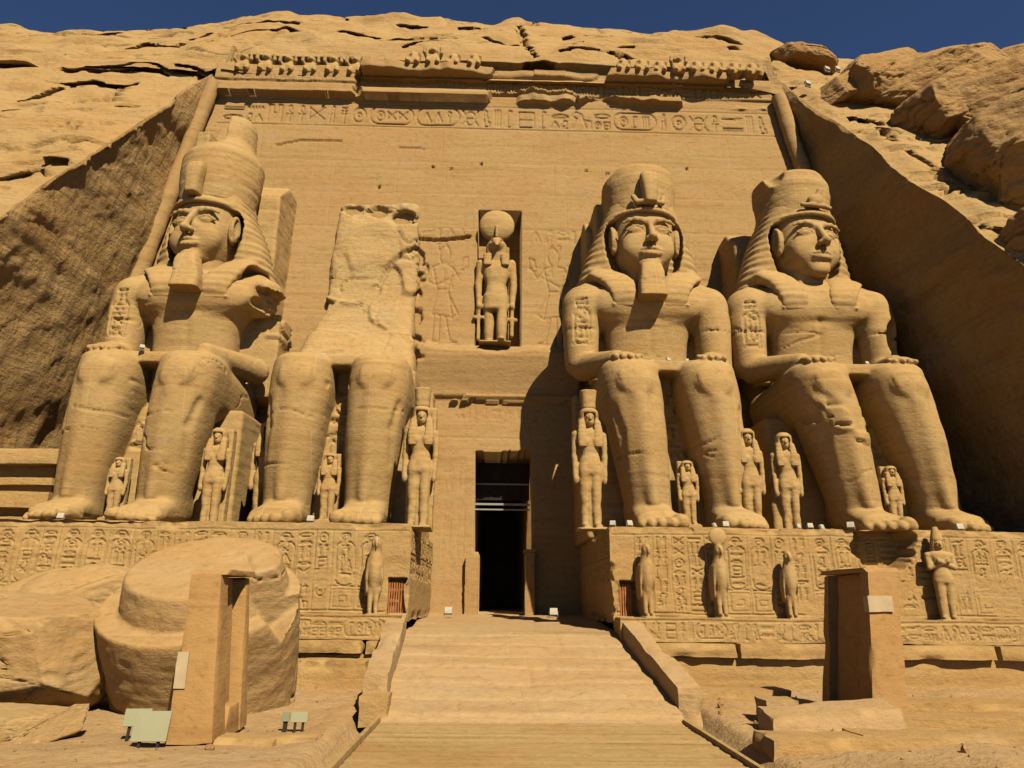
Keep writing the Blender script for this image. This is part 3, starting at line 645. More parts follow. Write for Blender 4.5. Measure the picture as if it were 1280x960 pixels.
# ------------------------------------------------------------------ the four seated colossi
BASE_Z, TOE_Y = 5.45, 27.0
def foot(v, x, sgn):
    """bare foot; the big toe lies on the inner side"""
    v.loft([(.75, x, .30, .92, .42), (1.5, x, .42, .90, .55), (2.3, x, .62, .86, .78), (3.1, x, .9, .88, 1.05), (3.9, x, .75, .85, .85), (4.3, x, .55, .7, .6)], 2.4, .1, axis='y', rd=.25)
    xs_ = [-.70, -.28, .08, .42, .72]; rr = [.30, .225, .215, .20, .19]; tip = [.26, .18, .30, .46, .70]
    for dx, r, tp in zip(xs_, rr, tip):
        xx = x - sgn * dx * -1.0
        v.cap((xx, 1.35, .34), (xx, tp + r, r * 1.0 + .02), r * 1.12, r, .06)
        v.ell((xx, tp + r * .7, r * 1.35), (r * .72, r * .7, r * .5), .03)
def leg(v, x, sgn, knee=1.0):
    v.loft([(.25, x, 3.0, .97, 1.15), (1.0, x, 2.85, .93, 1.1), (2.4, x, 2.65, 1.03, 1.24), (4.2, x, 2.5, 1.17, 1.45), (5.6, x, 2.4, 1.20, 1.42), (6.6, x, 2.35, 1.19, 1.36), (7.15, x, 2.45, 1.16, 1.3)], 2.6, .25, rd=.35)
    v.ell((x - sgn * .0, 1.02, 6.05), (.72, .22, .62), .18)                                # knee cap
    v.path([(x - .72, 1.0, 6.3), (x - .66, .93, 5.65), (x - .35, .89, 5.42), (x + .35, .89, 5.42), (x + .66, .93, 5.65), (x + .72, 1.0, 6.3)], .03, .12, True)
    v.cap((x, 1.12, 5.3), (x, 1.6, 1.2), .22, .15, .4)                                     # shin ridge
    v.path([(x + sgn * .98, 1.5, 5.0), (x + sgn * .9, 1.35, 4.0), (x + sgn * .98, 1.7, 2.6)], .05, .3, True)
    v.loft([(1.5, x, 5.95, 1.12, 1.25), (3.0, x, 5.95, 1.25, 1.35), (7.3, x * .95, 5.9, 1.45, 1.42)], 2.7, .35, axis='y', rd=.5)      # thigh
    foot(v, x, sgn)
LEGX = 1.62
def legs_part(v):
    for s in (-1, 1): leg(v, s * LEGX, s)
    v.box((-1.1, 1.75, 6.72), (1.1, 7.0, 7.22), .08, .1)                                     # kilt across the lap
    v.box((-.72, 3.0, 0), (.72, 4.6, 6.9), .04, .03)                                         # inscribed panel between the legs
def upper_arm(v, s, gone=False):
    v.ell((s * 3.0, 5.75, 11.35), (1.05, 1.0, .95), .35)
    if gone: return
    v.loft([(7.7, s * 3.18, 5.5, .76, .85), (9.2, s * 3.2, 5.6, .83, .95), (10.6, s * 3.16, 5.7, .92, 1.02), (11.6, s * 3.0, 5.75, .85, .9)], 2.2, .3, rd=.4)
    v.box((s * 2.35 - .35, 6.1, 7.6), (s * 2.35 + .35, 7.0, 11.0), .05, .1)                     # web of stone between arm and trunk
    v.cap((s * 3.1, 5.3, 7.95), (s * 2.05, 2.5, 7.42), .66, .44, .2)                         # forearm
    v.ell((s * 1.85, 1.95, 7.33), (.58, .62, .20), .15)                                      # hand on the knee
    for i in range(4): v.cap((s * (1.42 + i * .29), 1.75, 7.32), (s * (1.40 + i * .29), 1.18 + .06 * abs(i - 1.3), 7.16), .15, .12, .03)
    v.cap((s * 1.42, 2.1, 7.4), (s * 1.22, 1.45, 7.28), .15, .11, .05)
    v.path([(s * 3.1 + .95 * math.cos(a), 5.72 + 1.0 * math.sin(a), 9.75) for a in np.linspace(0, 6.2832, 25)], .05, .03, True)
def trunk(v):
    v.loft([(6.6, 0, 6.3, 2.3, 1.6), (8.3, 0, 6.1, 1.95, 1.2), (9.8, 0, 6.0, 2.1, 1.32), (11.2, 0, 5.9, 2.75, 1.5), (12.1, 0, 6.0, 2.7, 1.3), (12.55, 0, 6.1, 2.1, 1.0)], 2.5, .2, rd=.4)
    for s in (-1, 1):
        v.ell((s * 1.35, 4.85, 11.05), (1.3, .48, .80), .35)
        v.ell((s * 1.75, 4.36, 10.85), (.09, .05, .09), .06)
    v.cap((-2.5, 6.1, 12.0), (2.5, 6.1, 12.0), .75, .75, .3)
    v.path([(-1.9, 4.52, 10.25), (-1.0, 4.42, 10.12), (0, 4.55, 10.25), (1.0, 4.42, 10.12), (1.9, 4.52, 10.25)], .09, .2, True)     # under the chest
    v.path([(0, 4.5, 10.2), (0, 4.78, 8.6)], .07, .2, True)
    v.ell((0, 4.75, 8.1), (.16, .12, .16), .08, True)                                        # navel
    v.path([(1.95 * math.sin(a), 5.1 - 1.0 * math.cos(a), 11.9 - .9 * math.cos(a) ** 2 * 1.0) for a in np.linspace(-1.3, 1.3, 15)], .05, .05, True)  # collar edge
    v.cap((0, 5.9, 12.2), (0, 5.7, 13.6), 1.05, 1.0, .3)
def make_body(name, root, kind, seed):
    v = Vol((-4.6, -.4, -.25), (4.6, 11.2, 13.4), .075)
    legs_part(v)
    if kind != 'broken':
        trunk(v); upper_arm(v, -1); upper_arm(v, 1, kind == 'armless')
        v.box((-2.3, 7.0, 4.0), (2.3, 11.0, 12.6), .1, .15)
    if kind == 'armless':     # left arm lost from the shoulder down: ragged hollow, stump of forearm
        v.box((3.25, 3.8, 8.5), (5.0, 7.6, 11.55), .03, .05, True, rotz(-.35)); v.box((2.3, 3.9, 8.6), (4.4, 7.0, 10.15), .05, .08, True, roty(-.35)); v.ell((3.2, 5.2, 10.9), (.55, .6, .28), .06, True); v.ell((3.15, 5.6, 10.4), (.5, .5, .2), .06, True)
        v.cap((3.1, 5.6, 7.6), (2.0, 2.4, 7.4), .62, .4, .2); v.box((1.8, 6.6, 6.6), (3.7, 8.8, 10.9), .1, .1)
    if kind == 'broken':
        v.ell((-1.7, 4.6, 7.6), (1.4, 1.6, .5), .2, True); v.ell((1.9, 4.2, 7.55), (1.2, 1.3, .35), .2, True)
        v.box((-2.6, 6.4, 5.0), (2.6, 11, 8.1), .2, .3)
    if kind == 'worn':
        v.ell((1.9, 4.2, 11.35), (.8, .3, .35), .12, True); v.ell((3.6, 5.0, 9.5), (.5, .55, 1.0), .15, True)
    def extra(V, N):
        d = 0
        if kind == 'armless':
            w = sst(2.6, 2.9, V[:, 0]) * sst(9.3, 9.7, V[:, 2]) * (1 - sst(11.6, 11.9, V[:, 2])); w = w * sst(2.9, 3.2, V[:, 0]); d = w * (.07 * cells(V * 1.2, 3)[2] + .06 * np.sign(vnoise(V * np.array([.8, .8, 4.0]), 5)))
        if kind == 'worn':   # repaired, flaking left shin
            w = sst(-3.2, -2.6, V[:, 0]) * (1 - sst(-.9, -.5, V[:, 0])) * sst(3.4, 3.9, V[:, 2]) * (1 - sst(5.3, 5.8, V[:, 2])) * (V[:, 1] < 2.3)
            d = w * .10 * np.sign(vnoise(V * np.array([1.2, 1.2, 6.0]), 77)) * sst(-.1, .2, vnoise(V * 1.1, 78))
        cr = fbm(V * np.array([.12, .12, .55]) + seed, 3, seed + 40)
        return d - .07 * (1 - sst(.004, .018, np.abs(cr - .08))) * sst(0, .25, fbm(V * .25, 2, seed + 41))
    V, F = v.rough((seed * 13.1, 0, 0), .026, .7, .010, seed, extra)
    splay = {3: -.78, 4: -.35, 5: .85, 6: 1.55}[seed]; V[:, 0] += splay * np.clip((6.5 - V[:, 2]) / 6.5, 0, 1)
    # signs on the panel between the legs and on the upper arm
    vx = V[:, 0] - splay * np.clip((6.5 - V[:, 2]) / 6.5, 0, 1)
    m = (np.abs(vx) < .62) & (V[:, 1] < 3.2) & (V[:, 2] > 2.7) & (V[:, 2] < 6.1)
    rg = random.Random(seed); gx = np.arange(-.8, .8, .03); gz = np.arange(2.4, 6.4, .03); G = np.zeros((len(gz), len(gx)))
    glyph_col(G, gx, gz, -.48, .48, 2.8, 6.0, rg, .07, .16)
    i = np.clip(((vx[m] + .8) / .03).astype(int), 0, len(gx) - 1); j = np.clip(((V[m, 2] - 2.4) / .03).astype(int), 0, len(gz) - 1); V[m, 1] -= G[j, i]
    if kind in ('whole', 'armless', 'worn'):
        gz2 = np.arange(8.6, 11.6, .03); G = np.zeros((len(gz2), len(gx))); glyph_col(G, gx, gz2, -.36, .36, 8.9, 11.3, rg, .06, .12, (.25, .98))
        m = (np.abs(V[:, 0] + 3.25) < .55) & (V[:, 1] < 5.6) & (V[:, 2] > 8.8) & (V[:, 2] < 11.5)
        i = np.clip(((V[m, 0] + 3.25 + .8) / .03).astype(int), 0, len(gx) - 1); j = np.clip(((V[m, 2] - 8.6) / .03).astype(int), 0, len(gz2) - 1); V[m, 1] -= G[j, i]
    return link_mesh('body', V, F, M['colossus'], root)
def make_head(root, seed, beard=True):
    v = Vol((-2.2, 3.0, 12.2), (2.2, 7.6, 16.6), .038)
    v.ell((0, 5.75, 14.55), (1.48, 1.52, 1.75), .1)
    v.loft([(12.95, 0, 5.2, .52, .66), (13.3, 0, 5.32, .88, 1.0), (14.0, 0, 5.52, 1.28, 1.26), (15.0, 0, 5.7, 1.48, 1.42), (15.9, 0, 5.8, 1.45, 1.45)], 2.3, .2, rd=.25)
    v.cap((0, 6.0, 12.2), (0, 5.9, 13.6), 1.0, 1.0, .2)
    for s in (-1, 1):
        v.ell((s * .72, 4.72, 13.98), (.58, .42, .52), .3)                                   # cheek
        v.ell((s * .62, 4.06, 14.74), (.55, .34, .25), .22, True)                            # socket under the brow
        v.ell((s * .62, 4.53, 14.71), (.40, .25, .15), .02)                                 # eyeball
        arc = [(-.40, -.02), (-.26, .09), (-.03, .15), (.2, .13), (.38, .04), (.50, -.03)]
        v.path([(s * (.62 + u), 4.33 + .16 * (u + .1) ** 2 * 1.6, 14.72 + w) for u, w in arc], .046, .04)
        v.path([(s * (.62 + u), 4.37 + .16 * (u + .1) ** 2 * 1.6, 14.70 - .8 * abs(w)) for u, w in arc], .024, .06)
        v.path([(s * (.62 + u), 4.25 + .20 * (u + .1) ** 2 * 1.5, 15.04 + w * .8) for u, w in [(-.44, .0), (-.2, .09), (.1, .12), (.4, .07), (.66, -.05)]], .055, .16)
        v.ell((s * .19, 4.02, 14.14), (.135, .20, .12), .08)                                  # nostril wing
        v.ell((s * .15, 3.86, 14.03), (.07, .09, .05), .03, True)
        # ear
        e = s * 1.56
        v.ell((e, 5.40, 14.55), (.17, .40, .62), .05); v.ell((e + s * .16, 5.34, 14.62), (.12, .22, .38), .04, True)
        v.path([(e + s * .1, 5.38 - .30 * math.cos(a), 14.62 + .48 * math.sin(a)) for a in np.linspace(-1.0, 3.6, 14)], .085, .03)
        v.ell((e + s * .06, 5.30, 14.12), (.12, .19, .17), .04)
    v.cap((0, 4.28, 15.0), (0, 3.80, 14.22), .13, .165, .14); v.ell((0, 3.73, 14.14), (.175, .20, .14), .08)     # nose
    v.ell((0, 4.22, 13.66), (.52, .18, .22), .2)
    v.path([(-.46, 4.26, 13.70), (-.27, 4.10, 13.76), (-.1, 4.04, 13.785), (0, 4.05, 13.77), (.1, 4.04, 13.785), (.27, 4.10, 13.76), (.46, 4.26, 13.70)], .075, .05)
    v.path([(-.38, 4.21, 13.60), (-.18, 4.08, 13.555), (0, 4.05, 13.545), (.18, 4.08, 13.555), (.38, 4.21, 13.60)], .085, .05)
    v.path([(-.56, 4.22, 13.71), (-.3, 4.02, 13.665), (0, 3.95, 13.66), (.3, 4.02, 13.665), (.56, 4.22, 13.71)], .035, .02, True)
    v.ell((0, 4.10, 13.36), (.42, .12, .07), .08, True)
    v.ell((0, 4.45, 13.12), (.50, .36, .30), .2)                                            # chin
    V, F = v.rough((seed * 7.7, 0, 0), .018, 1.1, .007, seed + 3)
    V[:, 2] = 14.25 + (V[:, 2] - 14.25) * 1.2; V[:, 0] *= .99
    return link_mesh('head', twist(V), F, M['colossus'], root)
def make_nemes(root, seed, broken_side=0):
    v = Vol((-3.7, 3.3, 10.3), (3.7, 9.4, 17.0), .065)
    v.loft([(11.9, 0, 6.7, 3.3, 1.0), (12.4, 0, 6.65, 3.25, 1.1), (13.4, 0, 6.55, 2.98, 1.25), (14.6, 0, 6.45, 2.55, 1.4), (15.5, 0, 6.3, 2.15, 1.55), (16.1, 0, 6.2, 1.86, 1.6), (16.8, 0, 6.2, 1.68, 1.5)], 2.8, .05, rd=.14)
    v.ell((0, 5.78, 15.2), (1.74, 1.72, 1.75), .08)                                         # cloth over the brow
    # opening for the face, standing off behind the ears
    v.fn((-2.4, 2.5, 10.5), (2.4, 6.6, 15.9), lambda X, Y, Z: np.maximum(np.maximum(np.sqrt((X / 2.02) ** 2 + (np.minimum(Z - 14.9, 0) / 3.2) ** 2 + (np.maximum(Z - 14.9, 0) / 1.5) ** 2) - 1.0, Z - (15.74 - .05 * X * X)), Y - 6.25), .03, True)
    v.path([(1.66 * math.sin(a), 5.78 - 1.64 * math.cos(a), 15.80 - .03 * math.sin(a) ** 2) for a in np.linspace(-1.3, 1.3, 21)], .11, .05)   # brow band
    for s in (-1, 1):
        v.loft([(10.75, s * 1.15, 4.55, .60, .22), (11.4, s * 1.2, 4.45, .68, .25), (12.1, s * 1.45, 4.85, .80, .35), (12.7, s * 1.85, 5.6, .95, .6), (13.2, s * 2.0, 6.2, .7, .6)], 3.4, .12, rd=.1)
    if broken_side: v.ell((broken_side * 2.6, 5.8, 12.2), (.75, .9, .6), .1, True)
    def pleats(V, N):
        side = sst(5.0, 5.9, V[:, 1]) * (V[:, 2] < 16.4) * (np.abs(V[:, 0]) > 1.2) + (V[:, 2] < 12.3) * .4
        return .035 * side * np.sin(V[:, 2] * 17.0 + 1.2 * np.abs(V[:, 0]))
    V, F = v.rough((seed * 3.3, 0, 0), .05, .9, .02, seed + 5, pleats)
    return link_mesh('nemes_headdress', twist(V), F, M['colossus'], root)
def make_crown(root, seed, kind):
    top = {'tall': 22.0, 'flat': 18.65, 'worn': 18.55}[kind]
    v = Vol((-2.5, 3.4, 15.6), (2.5, 9.2, top + .5), .07)
    if kind == 'tall':
        v.loft([(16.0, 0, 6.15, 1.76, 1.74), (17.0, 0, 6.15, 1.88, 1.85), (18.5, 0, 6.2, 2.0, 1.95), (18.95, 0, 6.25, 1.97, 1.95), (19.4, .05, 6.4, 1.65, 1.7), (19.9, .1, 6.5, 1.25, 1.3), (20.8, .15, 6.55, 1.1, 1.15), (21.5, .2, 6.6, .98, 1.0), (21.9, .22, 6.6, .8, .8)], 2.1, .05, rd=.25)
        v.box((-1.9, 4.4, 19.55), (.35, 6.4, 22.5), .02, .04, True, rotz(.25))                    # broken face of the white crown
        v.box((-1.25, 5.35, 19.3), (-.55, 7.0, 20.6), .05, .05)
    else:
        v.loft([(16.0, 0, 6.15, 1.74, 1.74), (17.0, 0, 6.15, 1.80, 1.80), (18.0, 0, 6.2, 1.88, 1.86), (top, 0, 6.25, 1.80, 1.8)], 2.1, .05, rd=.18)
        if kind == 'flat': v.box((-2.1, 6.9, 15.7), (1.8, 9.0, 17.6), .1, .15)
        if kind == 'flat':
            v.ell((-1.7, 6.0, 18.9), (.7, 1.3, .6), .15, True); v.ell((.9, 4.6, 19.05), (.9, .7, .3), .1, True)
        else:
            v.box((.35, 3.5, 18.0), (3, 8.5, 20), .05, .1, True, roty(.5)); v.ell((-1.6, 5.0, 18.6), (.45, .8, .9), .1, True); v.ell((-2.0, 6.2, 17.6), (.5, 1.2, .8), .15, True)
    V, F = v.rough((seed * 5.1, 0, 0), .07, .8, .03, seed + 7)
    return link_mesh('crown', twist(V), F, M['colossus'], root)
def make_uraeus(root, seed, kind):
    v = Vol((-.9, 3.0, 15.2), (.9, 5.0, 17.6), .045)
    if kind == 'stub':
        v.ell((-.05, 4.2, 16.2), (.42, .3, .35), .1); v.cap((0, 4.2, 16.2), (.15, 4.05, 16.75), .22, .14, .1)
        v.path([(-.75, 4.25, 15.95), (-.3, 4.08, 15.9), (.3, 4.08, 15.9), (.75, 4.25, 15.95)], .12, .06)
    else:
        v.loft([(15.72, 0, 4.05, .31, .40), (16.4, 0, 4.0, .37, .38), (17.1, 0, 4.02, .44, .36), (17.45, 0, 4.1, .40, .30)], 3.2, .05, rd=.08)
        if kind == 'coiled': v.path([(-.75, 4.3, 16.25), (-.62, 4.1, 15.85), (-.3, 4.0, 15.85)], .13, .06); v.path([(.75, 4.3, 16.25), (.62, 4.1, 15.85), (.3, 4.0, 15.85)], .13, .06)
        v.path([(-.28, 3.5, 16.0), (.28, 3.5, 16.0)], .03, .02, True); v.path([(-.33, 3.47, 16.35), (.33, 3.47, 16.35)], .03, .02, True)
    V, F = v.rough((seed, 0, 0), .02, 1.5, .01, seed + 2); V[:, 2] += .30; return link_mesh('uraeus', twist(V), F, M['colossus'], root)
def make_beard(root, seed):
    v = Vol((-.9, 2.8, 10.6), (.9, 5.3, 13.5), .045)
    v.loft([(11.05, 0, 3.95, .66, .52), (11.9, 0, 4.08, .61, .46), (12.8, 0, 4.3, .54, .42), (13.2, 0, 4.5, .46, .4)], 4.5, .05, rd=.06)
    v.box((-.3, 4.1, 11.4), (.3, 5.2, 13.0), .05, .05)
    for i in range(6): v.path([(-.8, 3.45 + .13 * i, 11.35 + i * .31), (.8, 3.45 + .13 * i, 11.35 + i * .31)], .025, .02, True)
    V, F = v.rough((seed, 0, 0), .025, 1.3, .012, seed + 1); V[:, 2] = 11.0 + (V[:, 2] - 11.05) * .92; return link_mesh('beard', twist(V), F, M['colossus'], root)
def make_throne(root, seed, w=3.3):
    v = Vol((-w - .3, 3.6, -.2), (w + .3, 11.3, 9.4), .1)
    v.box((-w, 4.1, -.1), (w, 11, 5.35), .05, .05); v.box((-w, 8.6, 5), (w, 11, 7.6), .08, .1)
    V, F = v.rough((seed * 2.2, 0, 0), .05, .6, .03, seed + 6); return link_mesh('throne', V, F, M['colossus'], root)
def make_pillar(root, seed, top, w=2.3, x=0.0, y0=7.7):
    v = Vol((x - w - .5, y0 - .6, 8.5), (x + w + .5, 12.6, top + .6), .1)
    v.box((x - w, y0, 8.0), (x + w, 12.5, top), .1, .1); v.box((x - w - 1, y0 - 2.0, top - 1.2), (x + w + 1, y0 + 1.0, top + 2), .05, .1, True, rotx(.75))
    V, F = v.rough((seed * 2.9, 0, 0), .12, .5, .04, seed + 8); return link_mesh('back_pillar', V, F, M['colossus'], root)
TW = [0.0]
def twist(V):
    a = TW[0] * sst(11.4, 13.4, V[:, 2]); x, y = V[:, 0].copy(), V[:, 1] - 6.0
    V[:, 0] = x * np.cos(a) - y * np.sin(a); V[:, 1] = 6.0 + x * np.sin(a) + y * np.cos(a); return V
CX = (-14.45, -6.5, 7.25, 15.35)
def colossus(i, label, body, crown=None, uraeus=None, beard=True, pillar=16.6, brk=0, yaw=0.0):
    r = thing('colossal_statue', label, 'statue', (CX[i], TOE_Y, BASE_Z), yaw, 'seated colossi along the temple front')
    TW[0] = (-.19, 0, .06, .20)[i]
    make_body('body', r, body, 3 + i); make_throne(r, 20 + i)
    if body != 'broken':
        make_head(r, 11 * i + 2); make_nemes(r, 5 * i + 1, brk); make_crown(r, 3 * i + 4, crown); make_uraeus(r, i + 1, uraeus)
        make_pillar(r, i + 9, *pillar)
        if beard: make_beard(r, i + 30)
    return r
colossus(0, 'seated colossus in a tall double crown, missing the arm nearest its broken neighbour', 'armless', 'tall', 'plain', True, (19.6, 2.2, .45), 1)
broken = colossus(1, 'headless seated colossus broken off at the waist, only legs and lap left', 'broken')
colossus(2, 'seated colossus with complete beard and flat topped crown just beside the doorway', 'whole', 'flat', 'coiled', True, (17.8, 2.3, -.25), 0)
colossus(3, 'beardless seated colossus with a broken crown and a flaking patched shin', 'worn', 'worn', 'stub', False, (17.2, 2.3, -.35), 0)
# the fracture left where the second bust fell
v = Vol((-4.2, 3.4, 6.6), (4.4, 12.6, 20.4), .1)
v.loft([(6.4, -.7, 8.2, 3.2, 3.1), (7.8, -.75, 8.9, 3.05, 2.5), (9.6, -.7, 10.1, 2.85, 2.0), (12.5, -.55, 11.2, 2.5, 1.9), (16.0, -.5, 11.55, 2.4, 1.75), (19.0, -.45, 11.7, 2.3, 1.6), (19.4, -.45, 11.75, 2.25, 1.55)], 9.0, .1, rd=.15)
v.box((-3.4, 8.4, 18.2), (2.0, 10.15, 20.5), .05, .05, True, rotx(-.35)); v.ell((-1.3, 9.6, 18.6), (.9, .6, .6), .06, True); v.ell((.9, 9.7, 18.4), (1.1, .6, .7), .06, True)
v.ell((-3.9, 6.0, 9.6), (1.2, 1.5, 1.4), .1, True)
CRK = [(at(*p, 36.2)[[0, 2]] - np.array([CX[1], BASE_Z])) for p in ((472, 352), (485, 326), (500, 312), (526, 297))]
def facets(V, N):
    dist = np.full(len(V), 9.0)
    for a, b in zip(CRK[:-1], CRK[1:]):
        u = b - a; t = np.clip(((V[:, 0] - a[0]) * u[0] + (V[:, 2] - a[1]) * u[1]) / (u @ u), 0, 1); dist = np.minimum(dist, np.hypot(V[:, 0] - a[0] - t * u[0], V[:, 2] - a[1] - t * u[1]))
    x_, z_ = V[:, 0], V[:, 2]; lens = np.zeros(len(V))
    for cx_, cz_, rx_, rz_ in ((-2.0, 18.95, .75, .42), (-.45, 18.8, .8, .5), (1.15, 18.4, .85, .5)): lens = np.maximum(lens, 1 - np.abs((x_ - cx_) / rx_) ** 1.5 - np.abs((z_ - cz_) / rz_) ** 1.5)
    return rest_facets(V, N) - .35 * (1 - sst(.05, .16, dist)) - .6 * np.clip(lens, 0, 1) ** .6 * (N[:, 1] < 0)
def rest_facets(V, N):
    c1, c2, cv = cells(V * np.array([.36, .4, .36]) + .35 * fbm(V * .5, 2, 5)[:, None], 21); d1, d2, dv = cells(V * 1.1, 31)
    return .26 * cv * (1 - sst(13, 17, V[:, 2]) * .5) * sst(0, .12, c2 - c1) + .02 * dv - .16 * (1 - sst(.004, .02, np.abs(fbm(V * np.array([.3, .3, .45]), 3, 77) - .04))) * sst(-.1, .1, fbm(V * .4, 2, 78))
V, F = v.rough((0, 0, 0), .06, .5, .02, 61, facets)
link_mesh('fracture', V, F, M['pale'], broken)
# ------------------------------------------------------------------ block builders
def stone_block(name, C8, mat, parent=None, res=.12, amp=.03, chip=.10, seed=0, loc=(0, 0, 0), fq=.8, carve=None):
    """six-faced block from 8 corners (bottom 4 then top 4, counter-clockwise from front left), worn and chipped; carve = {face: fn(U, V, P) -> depth}"""
    C8 = np.array(C8, float); ctr = C8.mean(0)
    faces = dict(front=(0, 1, 5, 4), right=(1, 2, 6, 5), back=(2, 3, 7, 6), left=(3, 0, 4, 7), top=(4, 5, 6, 7), bottom=(3, 2, 1, 0))
    Vs, Fs, n = [], [], 0
    for fname, q in faces.items():
        a, b, c, d = C8[list(q)]; nu = max(2, int(max(np.linalg.norm(b - a), np.linalg.norm(c - d)) / res) + 1); nv = max(2, int(max(np.linalg.norm(d - a), np.linalg.norm(c - b)) / res) + 1)
        if fname in ('back', 'bottom'): nu, nv = min(nu, 30), min(nv, 12)
        u, w = np.meshgrid(np.linspace(0, 1, nu), np.linspace(0, 1, nv)); u, w = u[..., None], w[..., None]
        P = a * (1 - u) * (1 - w) + b * u * (1 - w) + c * u * w + d * (1 - u) * w
        nrm = np.cross(b - a, d - a); nrm /= np.linalg.norm(nrm)
        lu = (np.linalg.norm(b - a) + np.linalg.norm(c - d)) / 2; lv = (np.linalg.norm(d - a) + np.linalg.norm(c - b)) / 2
        e = np.minimum(np.minimum(u, 1 - u) * lu, np.minimum(w, 1 - w) * lv)[..., 0]
        D = np.stack([fbm(P * fq, 4, seed + 1), fbm(P * fq, 4, seed + 2), fbm(P * fq, 4, seed + 3)], -1) * amp
        cn = np.maximum(0, fbm(P * 1.3, 3, seed + 4) + .15); dirc = (ctr - P) / np.linalg.norm(ctr - P, axis=-1)[..., None]
        D = D + dirc * (chip * 2.2 * cn * (1 - sst(0, chip * 2.2, e)))[..., None]
        if carve and fname in carve: D = D + nrm * carve[fname](u[..., 0] * lu, w[..., 0] * lv, P)[..., None]
        Vs.append((P + D).reshape(-1, 3)); Fs.append(grid_faces(nv, nu) + n); n += nu * nv
    return link_mesh(name, np.concatenate(Vs) - np.array(loc), np.concatenate(Fs), mat, parent)
def cuboid(x0, x1, y0, y1, z0, z1): return [(x0, y0, z0), (x1, y0, z0), (x1, y1, z0), (x0, y1, z0), (x0, y0, z1), (x1, y0, z1), (x1, y1, z1), (x0, y1, z1)]
def carver(width, height, draw, res=.03):
    gx = np.arange(0, width + res, res); gz = np.arange(0, height + res, res); G = np.zeros((len(gz), len(gx))); draw(G, gx, gz)
    def f(U, W, P):
        i = np.clip(np.round(U / res).astype(int), 0, len(gx) - 1); j = np.clip(np.round(W / res).astype(int), 0, len(gz) - 1); return G[j, i]
    return f

# ------------------------------------------------------------------ ground, ramp, boardwalk
gx = np.concatenate([np.linspace(-60, -16, 30, endpoint=False), np.arange(-16, 16, .13), np.linspace(16, 60, 30)])
gy = np.concatenate([np.linspace(-20, 8, 12, endpoint=False), np.arange(8, 27, .13), np.linspace(27, 46, 20)])
GX, GY = np.meshgrid(gx, gy)
PG = np.stack([GX, GY, GX * 0], -1)
mid = (1 - sst(0, .5, np.maximum(-3.0 - GX, GX - 5.2)))
def ground_z(X, Y):
    P_ = np.stack([np.asarray(X, float), np.asarray(Y, float), np.zeros(np.shape(X))], -1)
    z = .02 + .15 * sst(15, 25, P_[..., 1]) + .16 * fbm(P_ * .35, 4, 91) + .05 * fbm(P_ * 1.4, 4, 92)
    z = z + .15 * sst(5.5, 8, P_[..., 0]) * sst(19, 17, P_[..., 1])
    return z
GZ = ground_z(GX, GY) * (1 - mid) - .35 * mid
link = link_mesh('ground', np.stack([GX, GY, GZ], -1), grid_faces(len(gy), len(gx)), M['sand'])
tag(link, 'trodden sandy ground in front of the temple', 'ground', kind='structure')
ry = np.arange(18.5, 45.5, .05); rx = np.linspace(0, 1, 200)
RXX = (np.interp(ry, [18.5, 26], [-2.6, -3.0])[:, None] * (1 - rx) + np.interp(ry, [18.5, 26], [4.75, 4.35])[:, None] * rx); RYY = np.repeat(ry[:, None], 200, 1)
base_r = np.interp(RYY + .3 * fbm(np.stack([RXX * .3, RYY * .8, RXX * 0], -1), 3, 4), [18.6, 26.2, 29, 36, 46], [.045, 1.78, 1.95, 2.2, 2.22])
stp = RYY / 1.12; fr = stp - np.floor(stp)
PR = np.stack([RXX, RYY, RXX * 0], -1)
RJ = np.zeros(RXX.shape); rj = random.Random(9); rxs = np.linspace(-2.8, 4.55, 200)
for k_ in range(17, 24):
    yj = k_ * 1.12
    raster(RJ, rxs, ry, [[(0, 0), (.25, rj.uniform(-.04, .04)), (.5, rj.uniform(-.04, .04)), (.75, rj.uniform(-.04, .04)), (1, 0)]], -2.8, yj, 7.4, 1.0, .035, .022)
    x_ = -2.8 + rj.uniform(.6, 2)
    while x_ < 4.4: raster(RJ, rxs, ry, [[(0, 0), (.02, 1)]], x_, yj, 1, 1.12, .035, .014); x_ += rj.uniform(2.0, 4.2)
RZ = RJ + base_r + .03 * (sst(0, .18, fr) - fr) * sst(27, 25.5, RYY) + .035 * fbm(PR * .9, 4, 8) + .10 * fbm(PR * .35, 3, 9) * sst(27, 29, RYY)
RZ = np.where(RYY < 19.2, np.maximum(RZ * sst(18.4, 19.2, RYY), .037 + .004 * fbm(PR * 2, 3, 3)), RZ)
ramp = link_mesh('ramp', np.stack([RXX, RYY, RZ], -1), grid_faces(len(ry), 200), M['ramp'])
tag(ramp, 'worn sandstone ramp of low steps leading up to the dark doorway', 'ramp', kind='structure')
b = MB(); rng = random.Random(3); y = -6.0
while y < 18.75:
    w = .24; dz = rng.uniform(-.012, .012); b.box((-2.62, y, -.05 + dz), (4.66, y + w - .034, .03 + dz), rotx(rng.uniform(-.07, .07))); y += w
bw = b.build('boardwalk', M['plank']); tag(bw, 'wooden boardwalk of cross planks below the ramp', 'boardwalk', kind='structure')
b = MB()
for x in (-2.70, 4.68): b.box((x - .04, -6, -.1), (x + .05, 18.9, .13))
tag(b.build('boardwalk_edging', M['plank']), 'thin timber edging along both sides of the boardwalk', 'edging', kind='structure')

